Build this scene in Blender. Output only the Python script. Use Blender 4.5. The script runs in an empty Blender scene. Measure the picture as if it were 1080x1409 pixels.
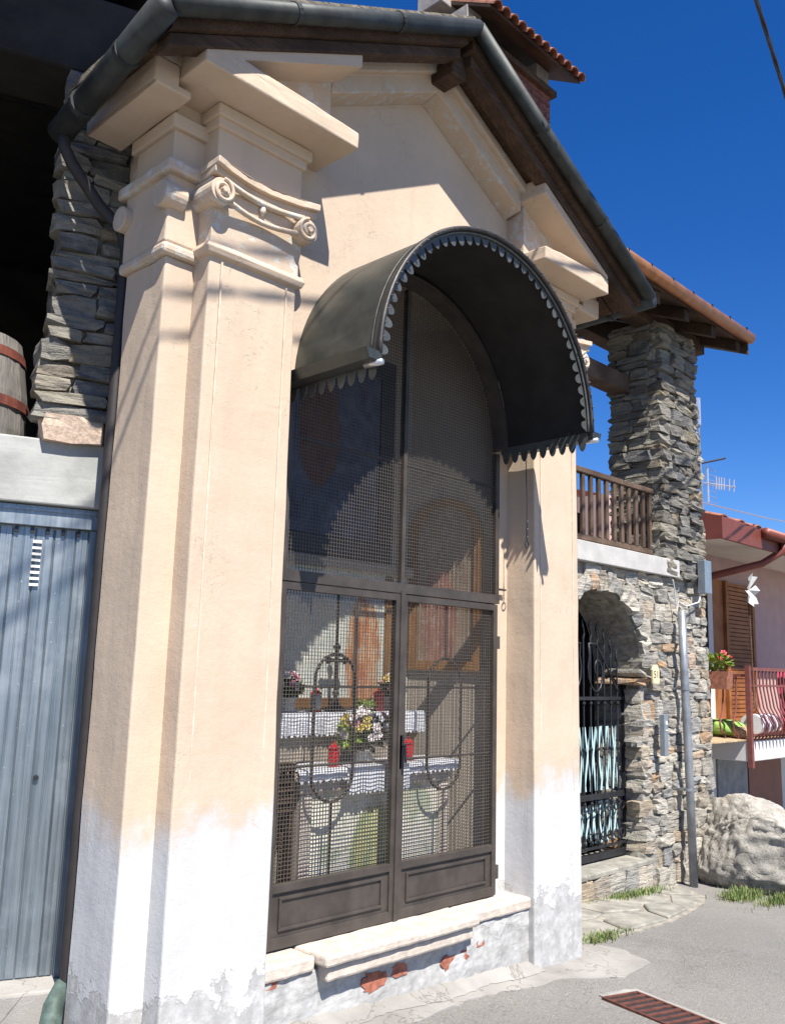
import bpy, math, random
from mathutils import Vector, Matrix, noise
R = math.radians
random.seed(7)
scene = bpy.context.scene
col = scene.collection

# ------------------------------------------------------------------ camera, sky, sun, exposure
cd = bpy.data.cameras.new('camera'); cam = bpy.data.objects.new('camera', cd); col.objects.link(cam)
F, PITCH, ROLL, YAW = 1244.0, R(9.83), R(1.59), R(45.42)
fw = Vector((math.sin(YAW)*math.cos(PITCH), math.cos(YAW)*math.cos(PITCH), math.sin(PITCH)))
rt = Vector((math.cos(YAW), -math.sin(YAW), 0)); up = rt.cross(fw)
r2 = rt*math.cos(ROLL) + up*math.sin(ROLL); u2 = -rt*math.sin(ROLL) + up*math.cos(ROLL)
m3 = Matrix((r2, u2, -fw)).transposed()
cam.matrix_world = Matrix.Translation((-3.285, -3.0, 1.56)) @ m3.to_4x4()
cd.sensor_fit = 'VERTICAL'; cd.sensor_height = 36; cd.lens = 36*F/1409
cd.clip_start = 0.05; cd.clip_end = 3000
scene.camera = cam
scene.render.resolution_x, scene.render.resolution_y = 784, 1024

SUN = Vector((.36, 1.0, -1.52)).normalized()          # direction the light travels
w = bpy.data.worlds.new('World'); scene.world = w; w.use_nodes = True
nt = w.node_tree; nt.nodes.clear()
sky = nt.nodes.new('ShaderNodeTexSky'); sky.sky_type = 'NISHITA'; sky.sun_disc = False
sky.sun_elevation = math.asin(-SUN.z); sky.sun_rotation = math.atan2(-SUN.x, -SUN.y)
sky.altitude = 1200; sky.air_density = 1.0; sky.dust_density = 0.0; sky.ozone_density = 5.0
bg = nt.nodes.new('ShaderNodeBackground'); bg.inputs[1].default_value = .076
out = nt.nodes.new('ShaderNodeOutputWorld')
hs = nt.nodes.new('ShaderNodeHueSaturation'); hs.inputs['Saturation'].default_value = 1.3; hs.inputs['Hue'].default_value = .513
nt.links.new(sky.outputs[0], hs.inputs['Color']); nt.links.new(hs.outputs[0], bg.inputs[0]); nt.links.new(bg.outputs[0], out.inputs[0])
sd = bpy.data.lights.new('sun', 'SUN'); sd.energy = 5.0; sd.angle = R(.53); sd.color = (1, .95, .87)
so = bpy.data.objects.new('sun', sd); col.objects.link(so); so.location = (0, 0, 20)
so.rotation_euler = SUN.to_track_quat('-Z', 'Y').to_euler()
vs = scene.view_settings; vs.view_transform = 'Standard'; vs.look = 'None'; vs.gamma = 1; vs.exposure = 1.06

# ------------------------------------------------------------------ materials
M = {}
class NT:
    def __init__(s, name):
        m = bpy.data.materials.new(name); m.use_nodes = True; s.m = m; s.t = m.node_tree
        s.b = s.t.nodes['Principled BSDF']; M[name] = m
        g = s.t.nodes.new('ShaderNodeNewGeometry'); s.pos = g.outputs['Position']; s.isl = g.outputs['Random Per Island']
    def n(s, ty, **k):
        nd = s.t.nodes.new('ShaderNode'+ty)
        for a, v in k.items(): setattr(nd, a, v)
        return nd
    def put(s, sock, v):
        if hasattr(v, 'links') or isinstance(v, bpy.types.NodeSocket): s.t.links.new(v, sock)
        elif isinstance(v, tuple) and sock.type == 'RGBA' and len(v) == 3: sock.default_value = (*v, 1)
        else: sock.default_value = v
    def noise(s, scale, detail=4, rough=.6, vec=None, dist=0):
        nd = s.n('TexNoise'); s.put(nd.inputs['Scale'], scale); nd.inputs['Detail'].default_value = detail
        nd.inputs['Roughness'].default_value = rough; nd.inputs['Distortion'].default_value = dist
        s.t.links.new(vec if vec is not None else s.pos, nd.inputs['Vector']); return nd.outputs[0]
    def scl(s, v, vec=None):
        nd = s.n('VectorMath', operation='MULTIPLY'); s.t.links.new(vec if vec is not None else s.pos, nd.inputs[0]); nd.inputs[1].default_value = v; return nd.outputs[0]
    def math(s, op, a, b=0.0, clamp=False):
        nd = s.n('Math', operation=op, use_clamp=clamp); s.put(nd.inputs[0], a); s.put(nd.inputs[1], b); return nd.outputs[0]
    def ramp(s, f, a, b, lo=0.0, hi=1.0):
        nd = s.n('MapRange'); nd.interpolation_type = 'SMOOTHSTEP'; s.put(nd.inputs[0], f)
        for i, v in enumerate((a, b, lo, hi)): nd.inputs[i+1].default_value = v
        return nd.outputs[0]
    def mix(s, f, a, b, mode='MIX'):
        nd = s.n('Mix', data_type='RGBA', blend_type=mode); s.put(nd.inputs[0], f); s.put(nd.inputs[6], a); s.put(nd.inputs[7], b); return nd.outputs[2]
    def cramp(s, f, stops, const=False):
        nd = s.n('ValToRGB'); e = nd.color_ramp.elements
        if const: nd.color_ramp.interpolation = 'CONSTANT'
        while len(e) < len(stops): e.new(.5)
        for el, (p, c) in zip(e, stops): el.position = p; el.color = (*c, 1)
        s.put(nd.inputs[0], f); return nd.outputs[0]
    def xyz(s, vec=None):
        nd = s.n('SeparateXYZ'); s.t.links.new(vec if vec is not None else s.pos, nd.inputs[0]); return nd.outputs
    def bump(s, h, strength=.3, dist=.01):
        nd = s.n('Bump'); nd.inputs['Strength'].default_value = strength; nd.inputs['Distance'].default_value = dist
        s.t.links.new(h, nd.inputs['Height']); s.t.links.new(nd.outputs[0], s.b.inputs['Normal'])
    def set(s, color=None, rough=.7, metal=0.0, spec=None, **k):
        if color is not None: s.put(s.b.inputs['Base Color'], color)
        s.put(s.b.inputs['Roughness'], rough); s.put(s.b.inputs['Metallic'], metal)
        if spec is not None: s.b.inputs['Specular IOR Level'].default_value = spec
        return s
    def objrand(s):
        oi = s.n('ObjectInfo'); return oi.outputs['Random']

def simple(name, c, rough=.7, metal=0, var=.15, scale=12, bump=.2, bscale=60, spec=None):
    s = NT(name); f = s.noise(scale, 5)
    d = tuple(x*(1-var) for x in c); l = tuple(min(1, x*(1+var)) for x in c)
    s.set(s.mix(s.ramp(f, .3, .7), d, l), rough, metal, spec)
    if bump: s.bump(s.noise(bscale, 4), bump, .004)
    return s

def plaster(name, peach, white, zline=.98, zold=.36, worn=True):
    s = NT(name); x, y, z = s.xyz()
    n1 = s.noise(2.2, 5); n2 = s.noise(9, 5, .65); n3 = s.noise(34, 4)
    st = s.noise(3.0, 4, .6, s.scl((3.5, 3.5, .35)))
    base = s.mix(s.ramp(n1, .3, .7), tuple(c*.93 for c in peach), tuple(min(1, c*1.05) for c in peach))
    base = s.mix(s.math('MULTIPLY', s.ramp(st, .5, .8), .22), base, tuple(c*.72 for c in peach))
    base = s.mix(s.math('MULTIPLY', s.ramp(n3, .45, .75), .10), base, tuple(c*.75 for c in peach))
    chip = s.math('MULTIPLY', s.ramp(n2, .66, .70), s.ramp(n1, .48, .6))
    base = s.mix(s.math('MULTIPLY', chip, .75), base, (.46, .48, .47))
    wob = s.math('ADD', s.math('MULTIPLY', s.math('SUBTRACT', s.noise(3.2, 4, .6, s.scl((1.6, 1.6, .7))), .5), .55), z)
    wob = s.math('ADD', wob, s.math('MULTIPLY', s.math('SUBTRACT', s.noise(15, 5, .7), .5), .28))
    lo = s.ramp(wob, zline-.11, zline+.09, 1, 0)
    wc = s.mix(s.ramp(n2, .35, .7), tuple(c*.94 for c in white), white)
    c = s.mix(lo, base, wc)
    wob2 = s.math('ADD', s.math('MULTIPLY', s.math('SUBTRACT', s.noise(5.5, 6, .7), .5), .75), z)
    old = s.ramp(wob2, zold-.012, zold+.012, 1, 0)
    edge = s.math('MULTIPLY', s.ramp(wob2, zold-.035, zold-.005, 0, 1), s.ramp(wob2, zold, zold+.02, 1, 0))
    cem = s.mix(s.ramp(s.noise(14, 6, .7), .35, .68), (.27, .265, .255), (.44, .44, .435))
    c = s.mix(s.math('MULTIPLY', old, .8), c, cem)
    c = s.mix(s.math('MULTIPLY', s.math('MULTIPLY', edge, s.ramp(n3, .45, .6)), .55), c, (.30, .29, .28))
    crk = s.ramp(s.math('ABSOLUTE', s.math('SUBTRACT', s.noise(2.6, 6, .62, None, .5), .5)), 0, .0035, 1, 0)
    crk = s.math('MULTIPLY', crk, s.ramp(s.noise(1.3, 3), .50, .60))
    c = s.mix(s.math('MULTIPLY', crk, .5), c, (.20, .17, .14))
    gp = s.n('NewGeometry').outputs['Pointiness']
    wear = s.math('MULTIPLY', s.ramp(gp, .515, .56), s.ramp(s.noise(17, 5, .7), .50, .60))
    c = s.mix(s.math('MULTIPLY', wear, .8 if worn else 0.0), c, (.50, .50, .47))
    s.set(c, .92, spec=.2)
    h = s.math('ADD', s.math('MULTIPLY', n3, .4), s.math('MULTIPLY', s.noise(140, 3), .25))
    h = s.math('ADD', h, s.math('MULTIPLY', n2, .8))
    h = s.math('SUBTRACT', h, s.math('MULTIPLY', old, 1.0))
    h = s.math('SUBTRACT', h, s.math('MULTIPLY', chip, .35))
    h = s.math('SUBTRACT', h, s.math('ADD', s.math('MULTIPLY', crk, .4), s.math('MULTIPLY', wear, .5 if worn else 0.0)))
    s.bump(h, .26, .012); return s
plaster('plaster', (.500, .397, .302), (.49, .49, .492))
plaster('flat_plaster', (.500, .397, .302), (.49, .49, .492), worn=False)
plaster('base_plaster', (.40, .40, .39), (.42, .42, .41), 1.0, .30)
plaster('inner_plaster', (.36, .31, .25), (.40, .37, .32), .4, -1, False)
simple('line_paint', (.545, .445, .35), .9, var=.15, scale=14, bump=.2)
simple('sill_stone', (.47, .41, .35), .85, var=.14, scale=25, bump=.5, bscale=120)
simple('exposed_brick', (.30, .105, .065), .9, var=.35, scale=30, bump=.5, bscale=90)

def stonemat(name, stops, dark=.72, rough=.85):
    s = NT(name); r = s.math('FRACT', s.math('ADD', s.objrand(), s.math('MULTIPLY', s.isl, 7.31)))
    c = s.cramp(r, [(p, tuple(v*dark for v in cc)) for p, cc in stops])
    n1 = s.noise(11, 6, .7); n2 = s.noise(60, 5, .7)
    lay = s.noise(18, 5, .6, s.scl((.35, .35, 2.4)))
    c = s.mix(s.ramp(n1, .4, .72), c, s.mix(.55, c, (.50*dark, .47*dark, .40*dark)))
    c = s.mix(s.math('MULTIPLY', s.ramp(lay, .45, .65), .45), c, tuple(v*dark for v in (.10, .10, .10)))
    c = s.mix(s.math('MULTIPLY', s.ramp(n2, .6, .75), .5), c, tuple(v*dark for v in (.58, .57, .53)))
    s.set(c, rough, spec=.3)
    s.bump(s.math('ADD', s.math('ADD', n1, s.math('MULTIPLY', n2, .5)), lay), .75, .03); return s
stonemat('wall_stone', dark=.80, stops=[(0, (.24, .23, .21)), (.18, (.50, .47, .40)), (.35, (.34, .31, .26)), (.5, (.62, .58, .50)), (.62, (.46, .36, .24)), (.72, (.24, .245, .25)), (.85, (.56, .52, .45)), (.95, (.48, .28, .14)), (1, (.42, .39, .33))])
stonemat('dark_stone', dark=.6, stops=[(0, (.16, .16, .16)), (.2, (.36, .34, .29)), (.4, (.20, .19, .17)), (.6, (.42, .38, .30)), (.75, (.30, .24, .16)), (.9, (.17, .175, .19)), (1, (.38, .35, .28))])
simple('mortar', (.25, .23, .195), .95, var=.3, scale=20, bump=.8, bscale=45)
simple('pink_granite', (.42, .32, .25), .9, var=.25, scale=60, bump=.6, bscale=120)
simple('paving_stone', (.235, .225, .195), .9, var=.3, scale=7, bump=.6, bscale=40)

s = NT('boulder'); n1 = s.noise(2.5, 8, .7); n2 = s.noise(14, 9, .8, None, .2); n3 = s.noise(70, 5, .7)
cr = s.noise(3.5, 6, .55, s.scl((1.6, .7, 1.0)), .3)
c = s.mix(s.ramp(n2, .35, .65), (.26, .245, .215), (.46, .435, .39)); c = s.mix(s.math('MULTIPLY', s.ramp(n3, .5, .7), .5), c, (.20, .19, .18))
c = s.mix(s.math('MULTIPLY', s.ramp(n1, .6, .72), .6), c, (.38, .25, .14))
ridge = s.ramp(s.math('ABSOLUTE', s.math('SUBTRACT', cr, .5)), 0, .014, 1, 0)
c = s.mix(s.math('MULTIPLY', ridge, .35), c, (.20, .185, .17))
s.set(c, .92, spec=.2); s.bump(s.math('SUBTRACT', s.math('ADD', n2, s.math('MULTIPLY', n3, .5)), s.math('MULTIPLY', ridge, .5)), .6, .03)

s = NT('asphalt'); n1 = s.noise(1.1, 5); n2 = s.noise(130, 3, .75); n3 = s.noise(48, 4, .65)
c = s.mix(s.ramp(n1, .3, .7), (.165, .158, .147), (.23, .22, .205)); c = s.mix(s.math('MULTIPLY', s.ramp(n2, .5, .68), .7), c, (.42, .405, .38))
c = s.mix(s.math('MULTIPLY', s.ramp(n3, .55, .7), .5), c, (.09, .086, .08))
crk = s.ramp(s.math('ABSOLUTE', s.math('SUBTRACT', s.noise(.9, 6, .65, None, .6), .5)), 0, .006, 1, 0)
c = s.mix(s.math('MULTIPLY', s.ramp(s.noise(.55, 5, .6), .52, .66), .28), c, (.10, .097, .09))
crk = s.math('MULTIPLY', crk, s.ramp(s.noise(.7, 2), .5, .58))
c = s.mix(s.math('MULTIPLY', crk, .22), c, (.06, .057, .05))
s.set(c, .95, spec=.2)
s.bump(s.math('SUBTRACT', s.math('ADD', n2, n3), s.math('MULTIPLY', crk, .3)), .9, .008)
s = NT('pavement_concrete'); n1 = s.noise(2.4, 6, .65); n2 = s.noise(150, 4, .7)
crk = s.ramp(s.math('ABSOLUTE', s.math('SUBTRACT', s.noise(1.7, 5, .6, None, .8), .5)), 0, .008, 1, 0)
c = s.mix(s.ramp(n1, .3, .7), (.22, .21, .195), (.32, .305, .285)); c = s.mix(s.math('MULTIPLY', s.ramp(n2, .52, .7), .35), c, (.19, .18, .17))
c = s.mix(s.math('MULTIPLY', crk, .6), c, (.12, .115, .10)); s.set(c, .95, spec=.2); s.bump(s.math('SUBTRACT', n2, crk), .5, .006)
simple('concrete', (.31, .315, .30), .9, var=.16, scale=5, bump=.4, bscale=40)
simple('slab_concrete', (.40, .39, .375), .9, var=.12, scale=6, bump=.3, bscale=60)

s = NT('zinc_steel'); st = s.noise(7, 5, .65, s.scl((9, 9, .25))); n2 = s.noise(5, 5, .6); sp = s.noise(85, 2, .5)
c = s.mix(s.ramp(st, .3, .7), (.17, .205, .235), (.29, .33, .36)); c = s.mix(s.math('MULTIPLY', s.ramp(n2, .45, .7), .35), c, (.38, .42, .45))
c = s.mix(s.ramp(sp, .72, .76), c, (.5, .55, .58)); s.set(c, s.ramp(n2, .3, .7, .34, .52), .75); s.bump(st, .12, .01)
simple('gate_iron', (.060, .050, .043), .55, .25, var=.22, scale=9, bump=.15, bscale=90)
simple('mesh_wire', (.105, .092, .080), .5, .3, var=.1, bump=0)
simple('black_iron', (.03, .031, .036), .45, .5, var=.2, bump=.15)
s = NT('canopy_metal'); n1 = s.noise(5, 6, .65); st = s.noise(5, 5, .6, s.scl((6, .6, 1.5)))
c = s.mix(s.ramp(n1, .3, .7), (.046, .050, .045), (.082, .087, .078)); c = s.mix(s.math('MULTIPLY', s.ramp(st, .5, .75), .5), c, (.12, .125, .115))
s.set(c, .42, .55); s.bump(n1, .1, .01)
simple('canopy_shade', (.018, .016, .015), .7, .1, var=.3, scale=7, bump=.1)  # shade under the canopy put into the colour of its inner faces
simple('canopy_rim', (.055, .05, .047), .5, .5, var=.35, scale=14, bump=.2)
simple('fringe_metal', (.10, .105, .10), .5, .5, var=.2, scale=20, bump=.1)
simple('gutter_metal', (.036, .040, .039), .58, .45, var=.35, scale=10, bump=.1)
simple('brown_pipe', (.022, .018, .018), .65, .1, var=.2, bump=.05)
simple('green_copper', (.09, .13, .115), .6, .4, var=.4, scale=14, bump=.3)
simple('copper_gutter', (.34, .15, .07), .45, .6, var=.2, scale=8, bump=.1)
simple('zinc_pipe', (.28, .30, .33), .45, .6, var=.2, scale=9, bump=.1)
def wood(name, a, b, sc=(1, 1, 8), rough=.8):
    s = NT(name); f = s.noise(9, 6, .65, s.scl(sc)); g = s.noise(3, 4)
    s.set(s.mix(s.ramp(g, .35, .7), s.mix(s.ramp(f, .3, .7), a, b), tuple(x*.7 for x in a)), rough, spec=.25); s.bump(f, .5, .006)
wood('dark_wood', (.045, .027, .018), (.10, .062, .04), (1, 8, 8))
wood('soffit_wood', (.05, .03, .02), (.12, .07, .04), (9, 1, 9))
wood('rail_wood', (.085, .055, .038), (.16, .11, .08), (8, 8, 1))
wood('barrel_wood', (.13, .12, .108), (.24, .225, .205), (10, 10, 1))
wood('shutter_wood', (.26, .09, .03), (.36, .15, .055), (8, 8, 1), .6)
wood('frame_wood', (.24, .11, .035), (.32, .16, .055), (6, 6, 2), .5)
wood('altar_wood', (.16, .09, .05), (.25, .15, .09), (1, 8, 8), .6)
simple('rust', (.10, .035, .024), .85, .2, var=.35, scale=25, bump=.4)
simple('hoop_rust', (.16, .045, .03), .8, .3, var=.3, scale=20, bump=.3)
simple('terracotta', (.24, .10, .06), .85, var=.35, scale=20, bump=.4)
simple('chimney_brick', (.15, .055, .04), .9, var=.35, scale=18, bump=.5)
simple('chimney_mortar', (.30, .27, .25), .95, var=.2, bump=.4)
simple('red_sheet', (.17, .045, .03), .5, .2, var=.12, scale=5, bump=.05)
simple('pink_wall', (.42, .29, .28), .9, var=.06, scale=4, bump=.2)
simple('white_wall', (.55, .54, .52), .9, var=.06, scale=4, bump=.2)
simple('grey_wall', (.24, .24, .25), .9, var=.2, scale=7, bump=.4)
simple('red_rail', (.18, .06, .05), .6, .2, var=.2, bump=.1)
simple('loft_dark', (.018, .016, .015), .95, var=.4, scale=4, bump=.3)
simple('white_cloth', (.64, .65, .69), .9, var=.04, scale=14, bump=.3, bscale=50)
simple('leaf', (.055, .10, .03), .6, var=.45, scale=25, bump=.1)
simple('light_leaf', (.20, .28, .04), .6, var=.4, scale=25, bump=.1)
s = NT('grass'); s.set(s.cramp(s.isl, [(0, (.05, .10, .02)), (.45, (.10, .16, .035)), (.75, (.16, .20, .06)), (1, (.30, .25, .12))]), .7)
simple('petal_pink', (.58, .24, .32), .6, var=.25, scale=60, bump=0)
simple('petal_white', (.80, .72, .70), .6, var=.1, scale=60, bump=0)
simple('petal_yellow', (.55, .42, .10), .6, var=.2, scale=60, bump=0)
simple('petal_red', (.55, .04, .07), .6, var=.25, scale=60, bump=0)
simple('red_lantern', (.55, .015, .02), .25, var=.15, bump=0)
simple('tarnished_bronze', (.07, .065, .055), .45, .7, var=.3, bump=.2)
simple('pot_white', (.45, .45, .43), .4, var=.08, bump=.1)
simple('dark_paint', (.030, .028, .030), .5, var=.3, bump=.1)
simple('pale_slat', (.42, .60, .62), .6, var=.12, scale=10, bump=.1)
simple('plate_cream', (.66, .58, .34), .5, var=.08, bump=.1)
simple('plate_ink', (.05, .06, .08), .5, var=.1, bump=0)
simple('intercom_metal', (.28, .33, .38), .4, .6, var=.1, bump=0)
simple('cable_black', (.02, .02, .022), .6, var=.1, bump=0)
simple('aluminium', (.62, .63, .65), .35, .8, var=.06, bump=0)
simple('lime_cloth', (.22, .36, .08), .9, var=.2, bump=.2); simple('yellow_cloth', (.55, .55, .22), .9, var=.35, scale=30, bump=.2)
simple('crimson_cloth', (.34, .03, .08), .9, var=.2, bump=.2); simple('navy_cloth', (.04, .05, .12), .9, var=.2, bump=.2)
simple('tan_stone', (.38, .27, .16), .9, var=.4, scale=20, bump=.4)
simple('orange_rag', (.60, .10, .02), .8, var=.4, scale=30, bump=.3)

def fresco(name, stops, cx, cz, rx, rz, fig, scale=6, axis=0, grey=(.5, .5, .44)):
    # old wall painting: soft patches of pigment and one draped upright form
    s = NT(name); p = s.xyz(); a = p[axis]; z = p[2]
    f = s.noise(scale, 6, .65, None, .8); c = s.cramp(f, stops)
    dx = s.math('DIVIDE', s.math('SUBTRACT', a, cx), rx); dz = s.math('DIVIDE', s.math('SUBTRACT', z, cz), rz)
    d = s.math('ADD', s.math('MULTIPLY', dx, dx), s.math('MULTIPLY', dz, dz))
    d = s.math('ADD', d, s.math('MULTIPLY', s.math('SUBTRACT', s.noise(9, 4), .5), .9))
    figc = s.cramp(s.noise(11, 5, .6, s.scl((2, 2, .6)), .5), fig)
    c = s.mix(s.ramp(d, .75, 1.0, 1, 0), c, figc)
    c = s.mix(s.math('MULTIPLY', s.ramp(s.noise(22, 6, .7), .5, .72), .5), c, grey)
    s.set(c, .85, spec=.2); s.bump(s.noise(60, 4), .2, .004)
fresco('fresco_back', [(.3, (.34, .40, .38)), (.45, (.56, .58, .52)), (.6, (.62, .60, .50)), (.75, (.40, .42, .33))], .24, 1.62, .14, .36, [(.32, (.30, .10, .05)), (.45, (.46, .18, .08)), (.55, (.52, .32, .18)), (.68, (.50, .44, .34))])
fresco('fresco_side', [(.3, (.16, .11, .08)), (.5, (.28, .21, .15)), (.7, (.24, .16, .10))], .50, 1.85, .10, .32, [(.3, (.22, .08, .06)), (.6, (.34, .18, .13))], 9, 1)
fresco('fresco_dark', [(.3, (.035, .04, .06)), (.5, (.07, .085, .13)), (.7, (.12, .14, .20))], -.15, 2.85, .16, .35, [(.3, (.09, .03, .02)), (.6, (.13, .07, .04))], 7, 0, (.07, .08, .10))
fresco('fresco_altar', [(.3, (.62, .62, .55)), (.5, (.66, .62, .52)), (.62, (.36, .42, .30)), (.75, (.50, .44, .34))], -.02, .62, .18, .30, [(.3, (.16, .26, .16)), (.6, (.42, .40, .18))], 7)

# ------------------------------------------------------------------ mesh helpers
def worigin(o):
    v = Vector((0, 0, 0))
    while o is not None: v += o.location; o = o.parent
    return v
class MB:
    def __init__(s): s.v = []; s.f = []
    def add(s, vs, fs):
        n = len(s.v); s.v += [tuple(v) for v in vs]; s.f += [tuple(i+n for i in f) for f in fs]; return s
    def box(s, x0, x1, y0, y1, z0, z1):
        return s.add([(x0,y0,z0),(x1,y0,z0),(x1,y1,z0),(x0,y1,z0),(x0,y0,z1),(x1,y0,z1),(x1,y1,z1),(x0,y1,z1)],
            [(0,3,2,1),(4,5,6,7),(0,1,5,4),(1,2,6,5),(2,3,7,6),(3,0,4,7)])
    def prism(s, pts, a0, a1, axis='y'):
        n = len(pts); g = {'y': lambda p, a: (p[0], a, p[1]), 'x': lambda p, a: (a, p[0], p[1]), 'z': lambda p, a: (p[0], p[1], a)}[axis]
        vs = [g(p, a0) for p in pts]+[g(p, a1) for p in pts]
        return s.add(vs, [tuple(range(n)), tuple(range(2*n-1, n-1, -1))]+[(i, i+n, (i+1) % n+n, (i+1) % n) for i in range(n)])
    def tube(s, path, r, n=8, caps=True, sx=1.0):
        P = [Vector(p) for p in path]; rr = r if isinstance(r, (list, tuple)) else [r]*len(P)
        t0 = (P[1]-P[0]).normalized(); ref = Vector((0, 0, 1)) if abs(t0.z) < .9 else Vector((1, 0, 0))
        a = t0.cross(ref).normalized(); vs = []; fs = []
        for i, p in enumerate(P):
            t = ((P[min(i+1, len(P)-1)]-P[max(i-1, 0)])).normalized()
            a = (a - t*a.dot(t)).normalized(); b = t.cross(a)
            for k in range(n):
                an = 2*math.pi*k/n; vs.append(p + a*math.cos(an)*rr[i]*sx + b*math.sin(an)*rr[i])
        for i in range(len(P)-1):
            for k in range(n): fs.append((i*n+k, i*n+(k+1) % n, (i+1)*n+(k+1) % n, (i+1)*n+k))
        if caps: fs += [tuple(range(n-1, -1, -1)), tuple((len(P)-1)*n+k for k in range(n))]
        return s.add(vs, fs)
    def bar(s, p, q, w, h=None):
        # square bar between two points
        h = h or w; P, Q = Vector(p), Vector(q); t = (Q-P).normalized(); ref = Vector((0, 1, 0)) if abs(t.y) < .9 else Vector((1, 0, 0))
        a = t.cross(ref).normalized()*w/2; b = t.cross(a).normalized()*h/2
        return s.add([P-a-b, P+a-b, P+a+b, P-a+b, Q-a-b, Q+a-b, Q+a+b, Q-a+b], [(0,1,2,3),(7,6,5,4),(0,4,5,1),(1,5,6,2),(2,6,7,3),(3,7,4,0)])
    def lathe(s, prof, c=(0, 0, 0), n=16):
        vs = []; fs = []; m = len(prof)
        for r, z in prof:
            for k in range(n): a = 2*math.pi*k/n; vs.append((c[0]+r*math.cos(a), c[1]+r*math.sin(a), c[2]+z))
        for i in range(m-1):
            for k in range(n): fs.append((i*n+k, i*n+(k+1) % n, (i+1)*n+(k+1) % n, (i+1)*n+k))
        fs += [tuple(range(n-1, -1, -1)), tuple((m-1)*n+k for k in range(n))]
        return s.add(vs, fs)
    def build(s, name, mat, parent=None, local=False, smooth=False, bevel=0, wob=None, kind=None):
        o0 = Vector((0, 0, 0)) if (local or parent is None) else worigin(parent)
        me = bpy.data.meshes.new(name); me.from_pydata([tuple(Vector(v)-o0) for v in s.v], [], s.f); me.update()
        o = bpy.data.objects.new(name, me); col.objects.link(o); o.parent = parent
        me.materials.append(M[mat])
        bmfix(me)
        if smooth: me.polygons.foreach_set('use_smooth', [True]*len(me.polygons))
        if bevel:
            b = o.modifiers.new('bevel', 'BEVEL'); b.width = bevel; b.segments = 2; b.limit_method = 'ANGLE'; b.angle_limit = R(40)
        if wob:
            lv, st, sz = wob; su = o.modifiers.new('sub', 'SUBSURF'); su.subdivision_type = 'SIMPLE'; su.levels = lv; su.render_levels = lv
            key = 'clouds%g' % sz; tx = bpy.data.textures.get(key)
            if not tx: tx = bpy.data.textures.new(key, 'CLOUDS'); tx.noise_scale = sz; tx.noise_depth = 3
            d = o.modifiers.new('wob', 'DISPLACE'); d.texture = tx; d.texture_coords = 'GLOBAL'; d.strength = st; d.mid_level = .5
        if kind: o['kind'] = kind
        return o
import bmesh
def bmfix(me):
    b = bmesh.new(); b.from_mesh(me); bmesh.ops.recalc_face_normals(b, faces=b.faces); b.to_mesh(me); b.free()
def thing(name, label, cat, loc=(0, 0, 0), rz=0, group=None):
    o = bpy.data.objects.new(name, None); col.objects.link(o); o.location = loc; o.rotation_euler = (0, 0, rz)
    o.empty_display_size = .2
    return tag(o, label, cat, group)
def tag(o, label, cat, group=None):
    o['label'] = label; o['category'] = cat
    if group: o['group'] = group
    return o
def inst(src_mesh, name, parent, loc, scale=(1, 1, 1), rot=(0, 0, 0)):
    o = bpy.data.objects.new(name, src_mesh); col.objects.link(o); o.parent = parent; o.location = loc; o.scale = scale; o.rotation_euler = rot
    return o
def arc(cx, cz, r, a0, a1, n): return [(cx+r*math.cos(R(a0+(a1-a0)*i/n)), cz+r*math.sin(R(a0+(a1-a0)*i/n))) for i in range(n+1)]
def gz(x): return -.05*(x-1.25)
def gable(x): return 4.80-.52*abs(x)          # underside of the chapel roof boards

# stone variants: rough rounded blocks, unit size, 48 triangles
def stone_mesh(seed, mat, rough=.10):
    rnd = random.Random(seed); vs = {}; me_v = []; fs = []
    def vid(i, j, k):
        key = (i, j, k)
        if key not in vs:
            p = Vector((i-1, j-1, k-1)); q = p.copy(); m = p.length
            q = Vector([c*.5 for c in p]); 
            n = sum(abs(c) for c in p)
            q *= {1: 1.0, 2: .97, 3: .90}[int(n)]
            q += Vector([rnd.uniform(-1, 1)*rough for _ in range(3)])*(.5 if n == 1 else .8)
            vs[key] = len(me_v); me_v.append(tuple(q))
        return vs[key]
    for ax in range(3):
        for side in (0, 2):
            for a in range(2):
                for b in range(2):
                    def c(u, v):
                        t = [0, 0, 0]; t[ax] = side; t[(ax+1) % 3] = u; t[(ax+2) % 3] = v; return vid(*t)
                    q = [c(a, b), c(a+1, b), c(a+1, b+1), c(a, b+1)]
                    fs.append(q if side else q[::-1])
    me = bpy.data.meshes.new('stone'); me.from_pydata(me_v, [], fs); me.materials.append(M[mat])
    bmfix(me); return me
STONES = {k: [stone_mesh(i*13+sd, k) for i in range(14)] for k, sd in (('wall_stone', 1), ('dark_stone', 500))}

def courses(x0, x1, z0, z1, hmin, hmax, wmin, wmax, rnd, split=.3):
    """irregular coursed rubble: yields (cx, cz, w, h)"""
    z = z0
    while z < z1-.01:
        h = min(rnd.uniform(hmin, hmax), z1-z)
        if z1-z-h < hmin*.6: h = z1-z
        x = x0-rnd.uniform(0, .05)
        while x < x1-.01:
            wd = rnd.uniform(wmin, wmax)*(1 if h > .1 else 1.2)
            if x+wd > x1-wmin*.5: wd = x1-x
            if h > .11 and rnd.random() < split and wd > .1:
                k = rnd.uniform(.35, .65)
                yield (x+wd/2, z+h*k/2, wd, h*k); yield (x+wd/2+rnd.uniform(-.01, .01), z+h*(k+1)/2, wd, h*(1-k))
            else: yield (x+wd/2, z+h/2, wd, h)
            x += wd
        z += h

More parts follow.
